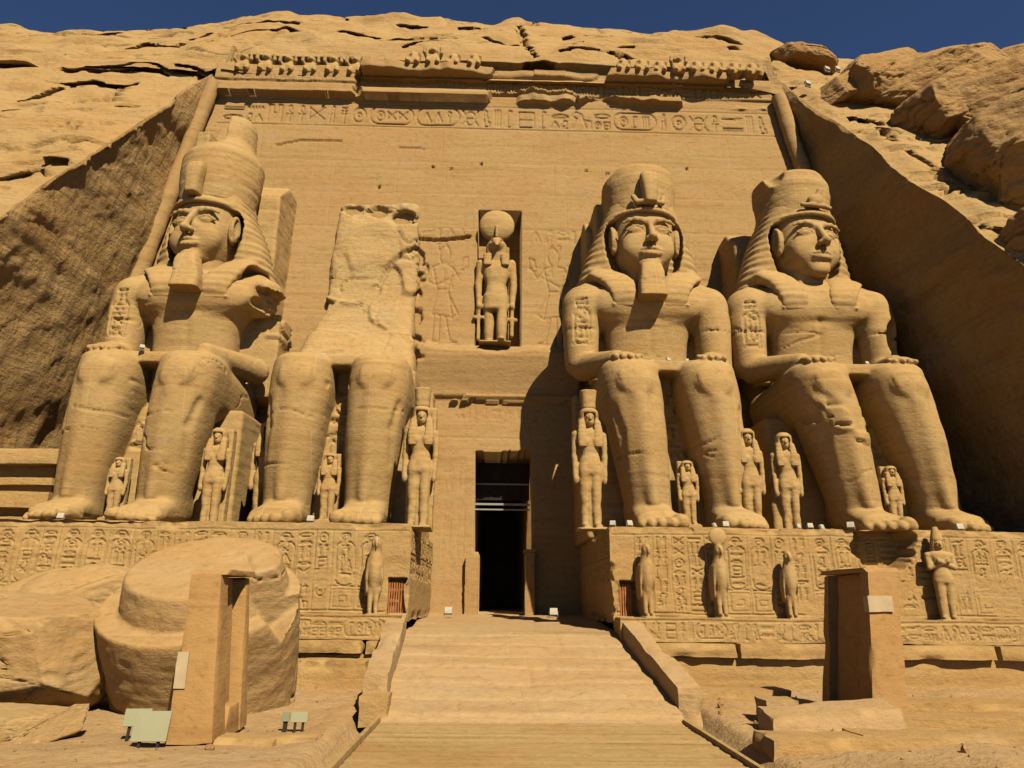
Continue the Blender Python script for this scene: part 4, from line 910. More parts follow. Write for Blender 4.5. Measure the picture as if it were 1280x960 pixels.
# ------------------------------------------------------------------ pedestals and terraces
rng = random.Random(17)
def pedestal_front(w, h, keep0, keep1):
    def draw(G, gx_, gz_):
        raster(G, gx_, gz_, [[(0, 0), (1, 0)]], .1, h - .28, w - .2, .01, .03, .05); raster(G, gx_, gz_, [[(0, 0), (1, 0)]], .1, .35, w - .2, .01, .03, .05)
        x = keep0
        while x < keep1 - .5:
            cw = rng.choice((.55, .62, .8))
            raster(G, gx_, gz_, [[(0, 0), (0, 1)]], x - .07, .35, .01, h - .63, .025, .04)
            if cw > .7:
                glyph_col(G, gx_, gz_, x + .08, x + cw - .08, 1.15, h - .45, rng, .034, .06, (.12, .98)); raster(G, gx_, gz_, [circ(.5, .5, .45)], x + .22, h - .62, .34, .26, .04, .06)
                raster(G, gx_, gz_, [[(0, 0), (0, 1), (1, 1), (1, 0), (0, 0)], [(.3, .3), (.7, .3), (.7, .6), (.3, .6), (.3, .3)]], x + .06, .45, cw - .14, .6, .03, .05)
            else: glyph_col(G, gx_, gz_, x, x + cw - .12, .42, h - .35, rng, .030, .06)
            x += cw + .06
    return draw
def pedestal(side, x0, x1, label):
    r = thing('statue_pedestal', label, 'pedestal', ((x0 + x1) / 2, 26.4, 1.5)); w = x1 - x0; h = 5.45 - 2.1
    fdraw = carver(w, h, pedestal_front(w, h, .9 if side > 0 else .3, w - (.3 if side > 0 else .9)), .02)
    def front(U, W, P):
        d = fdraw(U, W, P)
        er = fbm(P * np.array([.6, .6, 1.1]), 4, 55); d = np.where(er > .22, d * .2 - .05 * (er - .22), d)
        if side > 0:
            hole = ((P[..., 0] - 14.2) / 1.15) ** 2 + ((P[..., 2] - 5.0) / .95) ** 2 + .6 * fbm(P * 1.5, 3, 2); d = d - 1.1 * (1 - sst(.75, 1.1, hole))
            d = d - .10 * sst(12.7, 12.9, P[..., 0]) * sst(13.9, 13.7, P[..., 0])
        else:
            d = d - .10 * sst(-12.5, -14.5, P[..., 0] + 1.5 * er) * sst(4.0, 4.6, P[..., 2] + .6 * er)
        gp = (P[..., 0] > x0 + .28) & (P[..., 0] < x0 + 1.0) if side > 0 else (P[..., 0] < x1 - .08) & (P[..., 0] > x1 - .78)
        return np.where(gp & (P[..., 2] > 2.12) & (P[..., 2] < 3.55), -.75, d)
    sd = carver(10, h, lambda G, a, c: (glyph_row(G, a, c, .3, 9.5, h - .95, h - .25, rng, .04, .06), glyph_row(G, a, c, .3, 9.5, h - 1.9, h - 1.15, rng, .04, .06), raster(G, a, c, [[(0, 0), (1, 0)]], .2, h - 1.05, 9.4, .01, .03, .05)))
    inner = {'left': lambda U, W, P: sd(9.6 - U, W, P) * 1.0} if side > 0 else {'right': sd}
    stone_block('block', cuboid(x0, x1, 26.4, 36.0, 2.1, 5.45), M['base'], r, .03, .05, .16, 5 + side, ((x0 + x1) / 2, 26.4, 1.5), carve=dict(front=front, **inner))
    tw = carver(w, .75, lambda G, a, c: (glyph_row(G, a, c, .2, w - .2, .12, .62, rng, .028, .05), raster(G, a, c, [[(0, 0), (1, 0)]], 0, .68, w, .01, .025, .05)), .02)
    tx0, tx1 = (x0 + .1, x1) if side > 0 else (x0, x1 - .1)
    stone_block('terrace', cuboid(tx0, tx1, 25.3, 26.9, 1.55, 2.32), M['base'], r, .03, .035, .10, 15 + side, ((x0 + x1) / 2, 26.4, 1.5), carve=dict(front=tw))
    x = tx0 + .5 if side > 0 else tx0; rl = random.Random(8 + side)
    while x < tx1 - .6:
        l = min(rl.uniform(2.2, 4.6), tx1 - x - (.0 if side > 0 else .45)); dz = rl.uniform(-.05, .05)
        stone_block('ledge', cuboid(x, x + l - .05, 24.86 + rl.uniform(-.03, .05), 26.5, 1.13 + dz, 1.53), M['base'], r, .1, .04, .09, int(x * 7) % 97, ((x0 + x1) / 2, 26.4, 1.5)); x += l
    stone_block('footing', cuboid(tx0 + .2, tx1 - .2, 25.15, 26.5, -.4, 1.12), M['base'], r, .12, .09, .1, 25 + side, ((x0 + x1) / 2, 26.4, 1.5), .5)
    # small store room closed with wooden slats
    g0, g1 = (x0 + .28, x0 + 1.0) if side > 0 else (x1 - .78, x1 - .08)
    sl = MB(); n = 8 if side < 0 else 5
    for i in range(n):
        xx = g0 + .05 + i * .085; sl.box((xx - (g0 + g1) / 2, 0, 0), (xx + .05 - (g0 + g1) / 2, .035, 1.25 + .03 * (i % 2)))
    gt = sl.build('slat_gate', M['wood'], r, loc=((g0 + g1) / 2 - (x0 + x1) / 2, .22, .66)); rl_ = [MB().box((-.34, .04, q), (.34, .07, q + .1)).build('rail', M['wood'], gt) for q in (.15, .95)]
    return r
PL = pedestal(-1, -21.0, -2.95, 'long inscribed stone pedestal under the two colossi on the side with the fallen crown')
PR_ = pedestal(1, 4.2, 21.5, 'long inscribed stone pedestal with a broken hollow under the two colossi with heads facing the doorway shadow')
PR_['label'] = 'long inscribed stone pedestal with a dark broken hollow in its top edge'
def parapet(label, A, B, th, zt0, zt1, seed):
    """low wall beside the ramp from A (near) to B (far); th to the outside"""
    (xa, ya), (xb, yb) = A, B; o = stone_block('ramp_parapet', [(min(xa, xa + th), ya, -.3), (max(xa, xa + th), ya, -.3), (max(xb, xb + th), yb, .5), (min(xb, xb + th), yb, .5), (min(xa, xa + th), ya, zt0), (max(xa, xa + th), ya, zt0), (max(xb, xb + th), yb, zt1), (min(xb, xb + th), yb, zt1)], M['ramp'], None, .09, .045, .10, seed, (xa, ya, 0), .8)
    o.location = (xa, ya, 0); return tag(o, label, 'low wall', 'low walls beside the ramp')
parapet('low stone ramp wall casting a long shadow across the ramp edge', (4.72, 19.5), (4.3, 26.2), .6, .78, 2.38, 31)
parapet('low stone ramp wall with a broad sunlit inner face, beside the square stub block', (-2.62, 19.6), (-2.95, 26.2), -.62, 1.02, 2.38, 32)

# ------------------------------------------------------------------ smaller statues
def fig_volume(H=5.2, h=.05, arms='down', queen=True):
    v = Vol((-1.0, -.75, -.05), (1.0, .95, H + .1), h)
    for s in (-1, 1):
        v.loft([(.1, s * .25, -.02, .17, .2), (.8, s * .25, 0, .22, .24), (1.5, s * .26, 0, .24, .27), (2.4, s * .24, 0, .31, .33)], 2.3, .12, rd=.1)
        v.loft([(-.55, s * .26, .1, .15, .1), (-.2, s * .26, .14, .16, .15), (.15, s * .26, .2, .15, .2)], 2.2, .05, axis='y', rd=.05)
        if arms == 'down':
            v.cap((s * .66, .05, 3.72), (s * .70, .05, 2.9), .17, .14, .08); v.cap((s * .70, .05, 2.9), (s * .66, -.05, 2.1), .14, .12, .04); v.ell((s * .65, -.06, 1.95), (.12, .14, .2), .03)
        else:
            v.cap((s * .66, .05, 3.72), (s * .68, -.1, 3.0), .18, .16, .08); v.cap((s * .68, -.12, 3.0), (-s * .2, -.42, 3.35), .15, .12, .05); v.ell((-s * .25, -.45, 3.38), (.16, .13, .15), .03)
    v.box((-.3, -.05, .0), (.3, .45, 2.4), .05, .05)
    v.loft([(2.1, 0, .0, .52, .36), (2.5, 0, 0, .53, .38), (2.95, 0, 0, .40, .30), (3.4, 0, 0, .50, .34), (3.8, 0, .02, .62, .32), (3.98, 0, .05, .45, .25)], 2.3, .1, rd=.12)
    if queen:
        for s in (-1, 1): v.ell((s * .24, -.32, 3.45), (.16, .10, .16), .10)
    v.cap((0, .06, 3.9), (0, .02, 4.2), .2, .2, .06)
    v.ell((0, -.02, 4.38), (.27, .30, .36), .04); v.ell((0, -.12, 4.2), (.19, .2, .16), .08)
    for s in (-1, 1):
        v.ell((s * .12, -.33, 4.44), (.10, .08, .05), .03, True); v.ell((s * .12, -.29, 4.43), (.08, .06, .035), .01); v.ell((s * .31, .0, 4.4), (.06, .1, .13), .02)
    v.cap((0, -.31, 4.48), (0, -.38, 4.32), .03, .06, .03); v.ell((0, -.30, 4.2), (.12, .06, .035), .02)
    v.box((-.62, -.62, -.05), (.62, .5, .08), .03, .02)
    return v
def small_statue(label, loc, scale, rz=0.0):
    r = thing('queen_statue', label, 'small statue', loc, rz, 'small family statues beside the colossal legs', scale); r.scale = (scale * .88, scale, scale)
    V, F = fig_volume().rough((3, 1, 0), .05, 2.0, .02, 3); link_mesh('body', V, F, M['small'], r)
    w = Vol((-.8, -.7, 3.0), (.8, .8, 4.95), .045)
    w.loft([(3.35, 0, .12, .52, .30), (3.9, 0, .14, .52, .32), (4.4, 0, .10, .46, .38), (4.75, 0, .05, .36, .36), (4.86, 0, .05, .25, .25)], 2.6, .04, rd=.06)
    w.fn((-.4, -.8, 3.2), (.4, .0, 4.62), lambda X, Y, Z: np.maximum(np.maximum(np.abs(X) - .27, Y + .06), Z - 4.58), .02, True)
    for s in (-1, 1): w.loft([(3.2, s * .35, -.28, .21, .12), (3.7, s * .37, -.22, .22, .16), (4.3, s * .36, -.04, .16, .22)], 3, .08, rd=.04)
    V, F = w.rough((1, 0, 0), .02, 2, .01, 4, lambda V, N: .005 * np.sin(V[:, 2] * 38)); link_mesh('wig', V, F, M['small'], r)
    c = Vol((-.5, -.5, 4.7), (.5, .6, 5.7), .045); c.loft([(4.78, 0, .05, .34, .33), (5.1, 0, .05, .35, .34), (5.55, 0, .05, .40, .38)], 2.8, .03, rd=.04)
    V, F = c.rough((4, 0, 0), .04, 2, .02, 5); link_mesh('crown', V, F, M['small'], r)
    s_ = Vol((-.95, .25, -.1), (.95, 1.1, 5.2), .06); s_.box((-.62, .38, -.05), (.62, .9, 4.9), .03, .02)
    V, F = s_.rough((2, 0, 0), .05, 1, .02, 6); link_mesh('back_slab', V, F, M['small'], r)
    return r
def stand(px, pyb, Y):
    p = at(px, pyb, Y); return (p[0], Y, BASE_Z - .03)
q0 = small_statue('tall crowned queen statue against a slab, between the headless colossus and the doorway', stand(521, 665, 28.0), 1.0)
dup(q0, stand(739, 668, 27.9), .05, 'tall crowned queen statue in the doorway shadow beside the bearded colossus', 1.0, ('back_slab',))
q2 = dup(q0, stand(262, 640, 29.2), 0.0, 'queen statue on a slab beside the outer shin of the tall crowned colossus', .84, ('crown',))
dup(q0, stand(327, 640, 30.2), 0.1, 'half hidden statue in the dark gap between the two colossi near the fallen crown', .95, ('crown',))
dup(q0, stand(942, 655, 28.7), 0.0, 'slim statue squeezed behind the outer shin of the bearded colossus', .88, ('crown', 'back_slab'))
dup(q0, stand(990, 658, 28.9), -.1, 'slim statue in front of the throne of the beardless colossus', .86, ('crown', 'back_slab'))
for q_ in [o_ for o_ in SC.objects if o_.name.startswith('queen_statue')]: q_.scale.x = q_.scale.z * .86
for px, pyb, sc, lb in ((143, 620, .50, 'child sized statue between the shins of the tall crowned colossus'), (408, 640, .56, 'child sized statue between the shins of the headless colossus'),
                        (862, 640, .54, 'child sized statue between the shins of the bearded colossus'), (1121, 645, .52, 'child sized statue between the shins of the beardless colossus')):
    p = at(px, pyb, 28.9); r = dup(q0, (p[0], 28.9, BASE_Z + .3), 0, lb, sc, ('crown',))
    stone_block('plinth', cuboid(-.7, .7, -.7, 1.2, -.75, .0), M['small'], r, .15, .03, .05, 4)
# falcons on the terrace
def falcon_parts(r):
    v = Vol((-.75, -.8, -.05), (.75, .9, 2.75), .045)
    v.loft([(.55, 0, .20, .26, .28), (.95, 0, .12, .34, .38), (1.4, 0, .05, .44, .43), (1.75, 0, .02, .42, .38), (2.05, 0, 0, .30, .30), (2.2, 0, -.02, .26, .28)], 2.1, .1, rd=.12)
    v.ell((0, -.08, 2.28), (.27, .33, .26), .08); v.cap((0, -.38, 2.28), (0, -.46, 2.16), .10, .04, .05)
    for s in (-1, 1):
        v.cap((s * .17, .02, .75), (s * .17, -.05, .1), .17, .12, .08); v.ell((s * .17, -.2, .1), (.12, .24, .09), .04)
        v.loft([(.6, s * .36, .25, .08, .2), (1.2, s * .44, .14, .09, .34), (1.8, s * .36, .08, .08, .26)], 2.2, .04, rd=.04); v.ell((s * .16, -.32, 2.34), (.07, .05, .06), .02, True)
    v.loft([(.0, 0, .5, .2, .14), (.9, 0, .4, .24, .16)], 2.5, .1, rd=.05); v.box((-.42, -.6, -.05), (.42, .75, .06), .02, .01)
    V, F = v.rough((5, 0, 0), .03, 1.6, .02, 9); V[:, :2] *= (.58, .8); link_mesh('body', V, F, M['small'], r)
fal = thing('falcon_statue', 'standing falcon statue with a sun disc in front of the inscribed pedestal', 'statue', (at(903, 770, 25.95)[0], 25.95, 2.3), .1, 'falcon statues on the terrace'); falcon_parts(fal)
d_ = Vol((-.5, -.5, 2.4), (.5, .4, 3.3), .045); d_.ell((0, -.05, 2.78), (.33, .12, .33), .02); d_.cap((0, 0, 2.45), (0, 0, 2.6), .15, .12, .03)
V, F = d_.rough((3, 0, 0), .02, 2, .01, 2); link_mesh('sun_disc', V, F, M['small'], fal)
dup(fal, (at(991, 770, 25.95)[0], 25.95, 2.3), -.1, 'falcon statue without a disc, just short of the hollow in the pedestal', .92, ('sun_disc',))
dup(fal, (at(810, 768, 25.95)[0], 25.95, 2.3), .15, 'eroded falcon statue beside the dark slatted opening in shade', 1.0, ('sun_disc',))
dup(fal, (at(465, 766, 25.95)[0], 25.95, 2.3), .2, 'falcon statue beside the sunlit orange slat gate', 1.05, ('sun_disc',))
# mummy-shaped standing kings on the terrace at the far end
def osiris(label, loc, sc, rz=0.0):
    r = thing('mummiform_statue', label, 'statue', loc, rz, 'mummiform statues on the terrace', sc)
    V, F = fig_volume(5.2, .05, 'crossed', False).rough((8, 0, 0), .025, 2, .012, 13); link_mesh('body', V, F, M['small'], r)
    c = Vol((-.6, -.6, 3.9), (.6, .7, 5.6), .045); c.loft([(3.7, 0, .2, .42, .22), (4.3, 0, .12, .40, .33), (4.7, 0, .05, .33, .33), (5.1, 0, .08, .24, .24), (5.4, 0, .1, .14, .14)], 2.2, .03, rd=.05)
    c.fn((-.4, -.8, 3.8), (.4, 0, 4.62), lambda X, Y, Z: np.maximum(np.maximum(np.abs(X) - .24, Y + .08), Z - 4.55), .02, True)
    V, F = c.rough((4, 0, 0), .02, 2, .01, 15); link_mesh('headdress', V, F, M['small'], r); return r
o1 = osiris('mummy shaped statue with crossed arms on the terrace below the beardless colossus', (at(1186, 770, 25.95)[0], 25.95, 2.3), .60, -.15)

# god in the niche
ng = thing('niche_god_statue', 'falcon headed god with a large sun disc standing in the niche above the doorway', 'statue', (-.12, 36.95, 16.05))
v = Vol((-1.7, -1.4, -.1), (1.7, 1.5, 6.9), .06)
for s in (-1, 1):
    yy = -.25 if s > 0 else .15
    v.loft([(.1, s * .38, yy, .26, .3), (1.2, s * .38, yy * .8, .33, .38), (1.9, s * .4, yy * .5, .33, .36), (3.0, s * .36, .05, .45, .45)], 2.3, .1, rd=.1); v.ell((s * .38, yy - .35, .12), (.25, .55, .17), .06)
    v.cap((s * .98, .1, 4.95), (s * 1.08, .1, 3.7), .27, .22, .12); v.cap((s * 1.08, .1, 3.7), (s * 1.02, -.05, 2.5), .22, .18, .05); v.ell((s * 1.0, -.1, 2.3), (.2, .25, .25), .04)
v.box((.9, -.2, .5), (1.12, .1, 2.3), .03, .03); v.box((-1.12, -.2, .3), (-.92, .1, 2.3), .03, .03); v.box((-1.35, -.2, 1.55), (-.7, .1, 1.75), .03, .02); v.box((.7, -.2, 1.4), (1.35, .1, 1.6), .03, .02)
v.loft([(2.0, 0, 0, .78, .5), (3.0, 0, 0, .70, .48), (3.4, 0, .02, .62, .42), (4.3, 0, .05, .82, .48), (5.0, 0, .1, .98, .42), (5.25, 0, .12, .7, .35)], 2.4, .1, rd=.15)
v.box((-.8, .3, -.1), (.8, 1.45, 5.2), .05, .05); v.box((-.95, -.9, -.1), (.95, .5, .06), .03, .02)
V, F = v.rough((0, 3, 0), .04, 1.4, .02, 41); V[:, 0] *= .9; link_mesh('body', V, F, M['small'], ng)
v = Vol((-1.1, -1.3, 4.6), (1.1, 1.0, 7.0), .05)
v.ell((0, -.15, 6.0), (.45, .55, .45), .1); v.cap((0, -.6, 5.95), (0, -.85, 5.7), .2, .07, .08); v.loft([(4.75, 0, .1, .55, .35), (5.5, 0, .1, .6, .45), (6.2, 0, .1, .5, .5), (6.45, 0, .1, .3, .3)], 2.4, .06, rd=.1)
for s in (-1, 1): v.loft([(4.45 + .2, s * .5, -.38, .22, .14), (5.4, s * .48, -.25, .24, .2)], 3, .06, rd=.05); v.ell((s * .27, -.52, 6.08), (.12, .1, .08), .03, True)
V, F = v.rough((0, 5, 0), .03, 1.6, .015, 42); link_mesh('falcon_head', V, F, M['small'], ng)
v = Vol((-1.2, -.8, 6.1), (1.2, .9, 8.6), .055); v.ell((0, -.05, 7.3), (1.0, .42, 1.0), .02); v.cap((0, -.5, 6.4), (0, -.52, 7.0), .10, .10, .05)
V, F = v.rough((0, 6, 0), .03, 1.2, .015, 43); link_mesh('sun_disc', V, F, M['small'], ng)

# row of baboons along the top
def baboon(worn):
    v = Vol((-.85, -.8, -.05), (.85, .9, 1.75), .06)
    v.loft([(.0, 0, .05, .50, .42), (.4, 0, .0, .50, .42), (.85, 0, 0, .42, .34), (1.1, 0, .05, .3, .28)], 2.3, .1, rd=.15)
    for s in (-1, 1): v.ell((s * .34, -.32, .28), (.19, .26, .33), .08); v.ell((s * .3, -.5, .08), (.15, .25, .1), .05)
    if not worn:
        v.ell((0, -.08, 1.28), (.34, .32, .32), .08); v.ell((0, -.38, 1.18), (.17, .2, .15), .06)
        for s in (-1, 1): v.cap((s * .42, -.1, .8), (s * .60, -.35, 1.0), .15, .12, .08); v.cap((s * .60, -.35, 1.0), (s * .55, -.38, 1.38), .12, .12, .05); v.ell((s * .13, -.34, 1.36), (.07, .08, .06), .02, True)
    else:
        v.ell((.05, .0, 1.05), (.3, .26, .25), .15); v.cap((.4, -.1, .75), (.5, -.25, .95), .15, .1, .1); v.ell((-.35, -.4, .8), (.3, .3, .3), .1, True)
    return v.rough((2, 0, 0), .06 if worn else .035, 1.8, .02, 50)
BV, BW = baboon(False), baboon(True)
ORD = 'first second third fourth fifth sixth seventh eighth ninth tenth'.split()
protos = {}
def baboon_row(pxs, kinds, group, name, Y=37.75, py=85, z=34.02):
    for i, (px, k) in enumerate(zip(pxs, kinds)):
        x = at(px, py, Y)[0]; lab = f'{ORD[i]} {"weathered seated baboon" if k else "seated baboon with raised paws"} from the broken end of {name}' if False else f'{ORD[i]} {"worn headless" if k else "raised paw"} baboon counted from the left in {name}'
        if k not in protos:
            V, F = (BV, BW)[k]; o = link_mesh('baboon_statue', V, F, M['small']); protos[k] = o
        else: o = protos[k].copy(); COL.objects.link(o)
        o.location = (x, Y + .03 * (i % 3), z); o.rotation_euler = (0, 0, .08 * math.sin(i * 2.3)); s = .86 + .04 * math.sin(i * 1.7); o.scale = (s, s, s * 1.0)
        tag(o, lab, 'statue', group)
baboon_row([305 + 28 * i for i in range(7)], [0, 0, 0, 0, 0, 0, 0], 'baboons of the long frieze row', 'the best kept frieze row')
baboon_row([516, 541, 566, 592], [1, 0, 1, 1], 'baboons of the middle frieze piece', 'the short middle frieze piece', 37.35, 80, 34.5)
baboon_row([778 + 23 * i for i in range(8)], [1, 1, 1, 0, 1, 1, 1, 1], 'baboons of the worn frieze row', 'the worn frieze row', 37.35, 90, 34.4)

# ------------------------------------------------------------------ rocks
bm_ = bmesh.new(); bmesh.ops.create_icosphere(bm_, subdivisions=6, radius=1.0)
ICO_V = np.array([q.co[:] for q in bm_.verts]); ICO_F = np.array([[q.index for q in f.verts] for f in bm_.faces]); bm_.free()
def boulder(name, label, c, dims, seed, rot=(0, 0, 0), n=3.2, led=.12, rough_=.16, mat='rock', group=None, bed=2.2, cat='boulder', cut=None):
    d = ICO_V; R = rotz(rot[2]) @ roty(rot[1]) @ rotx(rot[0])
    r = 1 / (np.abs(d) ** n).sum(1) ** (1 / n); P = d * r[:, None] * np.array(dims)
    nn = np.sign(d) * np.abs(P / np.array(dims)) ** (n - 1) / np.array(dims); nn /= np.linalg.norm(nn, axis=1)[:, None]
    sz = min(dims); Q = P + seed * 11.3; rs = np.random.RandomState(seed)
    for _ in range(16):                                        # broken faces
        q = rs.normal(size=3); q /= np.linalg.norm(q); off = rs.uniform(.70, .92) * (P @ q).max(); e = P @ q - off; P = P - np.maximum(e, 0)[:, None] * q * .96
    w = P[:, 2] * bed + 1.6 * fbm(Q * .35, 4, seed); fr = w - np.floor(w); bed2 = w * 3.1; fr2 = bed2 - np.floor(bed2)
    lat = np.stack([nn[:, 0], nn[:, 1], nn[:, 2] * .2], -1)
    dd = sz * (rough_ * .7 * fbm(Q * .8 / sz, 4, seed + 1) + rough_ * .35 * fbm(Q * 3.0 / sz, 4, seed + 2))
    dd = dd - sz * .09 * (1 - sst(.004, .022, np.abs(fbm(Q * np.array([.5, .5, .9]) / sz + 1.7, 4, seed + 31) - .06)))
    P = P + nn * dd[:, None] + lat * (sz * led * ((sst(0, .15, fr) - 1.0 * sst(.80, .95, fr)) * sst(-.1, .25, fbm(Q * .6, 3, seed + 9)) + .45 * (sst(0, .2, fr2) - sst(.7, .95, fr2)) * sst(-.1, .2, fbm(Q * .7, 2, seed + 12))))[:, None]
    if cut is not None: P[:, 2] = np.minimum(P[:, 2], cut + .06 * fbm(Q, 3, seed + 4))
    o = link_mesh(name, P @ R.T, ICO_F, M[mat], None, True, tuple(c)); return tag(o, label, cat, group)
G_ = 'boulders piled on the slope beside the recess'
for px, py, dm, sd, rt, lb, ou in (
    (1005, 78, (2.6, 1.6, .55), 1, (.1, .10, .1), 'thin flat rock slab on the skyline above the cornice end', -.1),
    (1052, 118, (2.6, 1.8, .8), 2, (.2, -.62, .2), 'tilted rock fin holding two white lamps at the cornice end', .3),
    (1095, 118, (3.4, 2.8, 1.7), 3, (.1, -.30, .3), 'blocky boulder with a shaded face between the rock fin and the stepped strata', .4),
    (1150, 118, (4.8, 3.0, 1.5), 4, (.15, -.38, -.1), 'long bedded outcrop with stepped strata below the skyline', .4),
    (1185, 158, (2.9, 2.4, 1.8), 5, (.1, -.45, .2), 'dark wedge shaped boulder pinched above the sloping strip', .8),
    (1288, 226, (4.0, 3.2, 2.8), 6, (0, -.42, -.1), 'largest boulder with a dark smooth underside overhanging the cleft', 1.2),
    (1262, 108, (6.0, 3.4, 1.6), 7, (.2, -.25, 0), 'broad striated outcrop on the skyline at the picture edge', .4),
    (1235, 158, (4.6, 3.0, 1.5), 8, (.1, -.42, .1), 'striated slab resting on the largest overhanging boulder', 1.2),
    (1222, 196, (1.9, 1.8, 1.4), 12, (.1, -.5, .4), 'small shaded boulder jammed in the cleft under the striated slab', .5),
    (1345, 312, (2.2, 2.2, 2.2), 10, (.2, -.2, .4), 'low boulder at the bottom of the cleft beside the sloping strip', .2)):
    boulder('boulder', lb, on_hill(px, py, ou), dm, sd, rt, 5.0, .085, .17, 'rock', G_, 1.1)
# fallen pieces of the second colossus
p = at(40, 830, 19.6)
boulder('fallen_block', 'large rounded fallen sandstone block lying beside the upturned crown', (p[0] - .75, 19.5, 1.52), (2.65, 2.0, 1.36), 21, (.04, .10, .1), 4.2, .035, .09, 'fallen', None, .9, 'fallen stone')
boulder('fallen_block', 'sloping fallen slab lying on top between the pedestal and the crown', (at(70, 690, 23.5)[0], 24.2, 2.35), (3.3, 1.6, 1.15), 22, (-.3, -.10, .1), 4.2, .04, .10, 'fallen', None, .8, 'fallen stone')
boulder('fallen_block', 'flat fallen slab at the foot of the rounded block', (at(20, 925, 16.2)[0] - 1.0, 16.8, .2), (2.6, 1.4, .3), 23, (.05, .02, -.1), 3.4, .05, .12, 'fallen', None, 1.2, 'fallen stone')
v = Vol((-3.0, -3.0, -2.2), (3.0, 3.0, 4.0), .06)
v.loft([(-2.2, 0, 0, 2.15, 2.15), (0, 0, 0, 2.36, 2.36), (2.25, 0, 0, 2.52, 2.52)], 2.05, .03, rd=.07)
v.loft([(1.9, .1, .1, 2.12, 2.12), (2.35, .1, .12, 2.08, 2.08), (3.1, .1, .15, 1.92, 1.92)], 2.1, .02, rd=.10)
v.box((1.75, -2.6, 1.7), (3.2, -.2, 3.6), .03, .03, True, rotz(.5) @ roty(-.5)); v.path([(-1.2, -2.6, .2), (-.5, -2.7, .5), (.2, -2.6, .3), (1.0, -2.5, .7)], .06, .02, True); v.box((1.5, -2.8, -2.2), (2.9, -.8, -.9), .05, .1, True)
def tooled(V, N): return -.10 * (1 - sst(.004, .02, np.abs(fbm(V * np.array([.3, .3, .5]) + 4.2, 3, 27) - .05))) + .025 * fbm(V * np.array([1.2, 1.2, 2.6]), 4, 7) + .05 * np.minimum(0, fbm(V * 1.5, 3, 8) - .2)
V, F = v.rough((9, 2, 0), .06, .5, .012, 19, tooled)
p = at(250, 800, 20.6); fc = link_mesh('fallen_drum', V, F, M['fallen'], None, True, (p[0] + .12, 21.15, .85)); fc.rotation_euler = (.46, -.06, .1)
tag(fc, 'huge upturned drum of a fallen stone crown with a tapered top', 'fallen stone')

# ------------------------------------------------------------------ free-standing gate jambs, low wall, chapel
def gate_jamb(label, fl, fr, tl, tr, Yf, depth, side, seed, cap_over=.12):
    """front face given by its photo corners; side = where the recessed panel is seen"""
    a, b_, c, d = at(*fl, Yf), at(*fr, Yf), at(*tr, Yf + .25), at(*tl, Yf + .25)
    zb = min(a[2], b_[2]) - .25; zt = (c[2] + d[2]) / 2; o = ((a[0] + b_[0]) / 2, Yf, zb)
    r = thing('gate_jamb', label, 'gate jamb', o, 0, 'free standing gate jambs')
    def slab(nm, xa0, xa1, xb0, xb1, y0, y1, z0, z1, mat='pillar', ch=.05):
        return stone_block(nm, [(xa0, y0, z0), (xa1, y0, z0), (xa1, y1, z0), (xa0, y1, z0), (xb0, y0 + .2, z1), (xb1, y0 + .2, z1), (xb1, y1 - .1, z1), (xb0, y1 - .1, z1)], M[mat], r, .09, .03, ch, seed, o)
    ye = Yf + depth
    slab('jamb', a[0], b_[0], d[0], c[0], Yf, Yf + .75, zb, zt)
    slab('jamb', a[0] + .05, b_[0], d[0] + .05, c[0] + .02, ye - .5, ye, zb, zt - .03)
    ins = .28
    x0, x1, x2, x3 = (a[0] + .1, b_[0] - ins, d[0] + .1, c[0] - ins * .8) if side > 0 else (a[0] + ins, b_[0] - .1, d[0] + ins * .8, c[0] - .1)
    slab('panel', x0, x1, x2, x3, Yf + .7, ye - .45, zb, zt - .05, 'pillar', .02)
    if side > 0: slab('plinth', b_[0] - .35, b_[0] - .02, b_[0] - .37, b_[0] - .04, Yf + .72, ye - .5, zb, zb + .62, 'pillar')
    slab('cap', d[0] - .02, c[0] + cap_over, d[0] - .02, c[0] + cap_over, Yf + .2, ye + .05, zt - .02, zt + .10, 'pillar', .04)
    return r, a, b_, c, d, zb, zt, o
r, a, b_, c, d, zb, zt, o = gate_jamb('tall tapering stone jamb with a sunlit recessed side in front of the fallen crown', (208, 914), (267, 914), (240, 717), (277, 717), 15.9, 2.15, 1, 71)
def patch(r, o, px0, px1, py0, py1, Y, nm='mortar_patch'):
    p0, p1 = at(px0, py1, Y), at(px1, py0, Y)
    return stone_block(nm, cuboid(p0[0], p1[0], Y - .035, Y + .2, p0[2], p1[2]), M['mortar'], r, .06, .04, .03, 9, o)
patch(r, o, 218, 238, 815, 860, 15.98)
r2, a2, b2, c2, d2, zb2, zt2, o2 = gate_jamb('tall stone jamb with a deep shaded recess facing the ramp, beside a low plastered wall', (1090, 915), (1138, 915), (1084, 714), (1119, 714), 18.4, 2.9, -1, 72)
patch(r2, o2, 1086, 1114, 745, 765, 18.53)
lw = [at(958, 905, 17.6), at(1096, 888, 17.6)]
tag(stone_block('low_wall', [(lw[0][0], 17.1, -.3), (lw[1][0] + .5, 17.2, -.3), (lw[1][0] + .5, 18.35, -.3), (lw[0][0], 18.35, -.3), (lw[0][0] + .02, 17.25, .40), (lw[1][0] + .5, 17.35, .62), (lw[1][0] + .5, 18.3, .72), (lw[0][0] + .02, 18.3, .52)], M['ramp'], None, .08, .04, .08, 81, (0, 0, 0)), 'low plastered wall stub in front of the shaded gate jamb', 'low wall')
p = at(980, 895, 18.6)
tag(stone_block('square_block', cuboid(p[0] - .45, p[0] + .38, 18.5, 19.3, .0, .62), M['fallen'], None, .08, .05, .08, 82, (0, 0, 0)), 'reddish square block behind the end of the low plastered wall', 'stone block')
p = at(405, 860, 24.3)
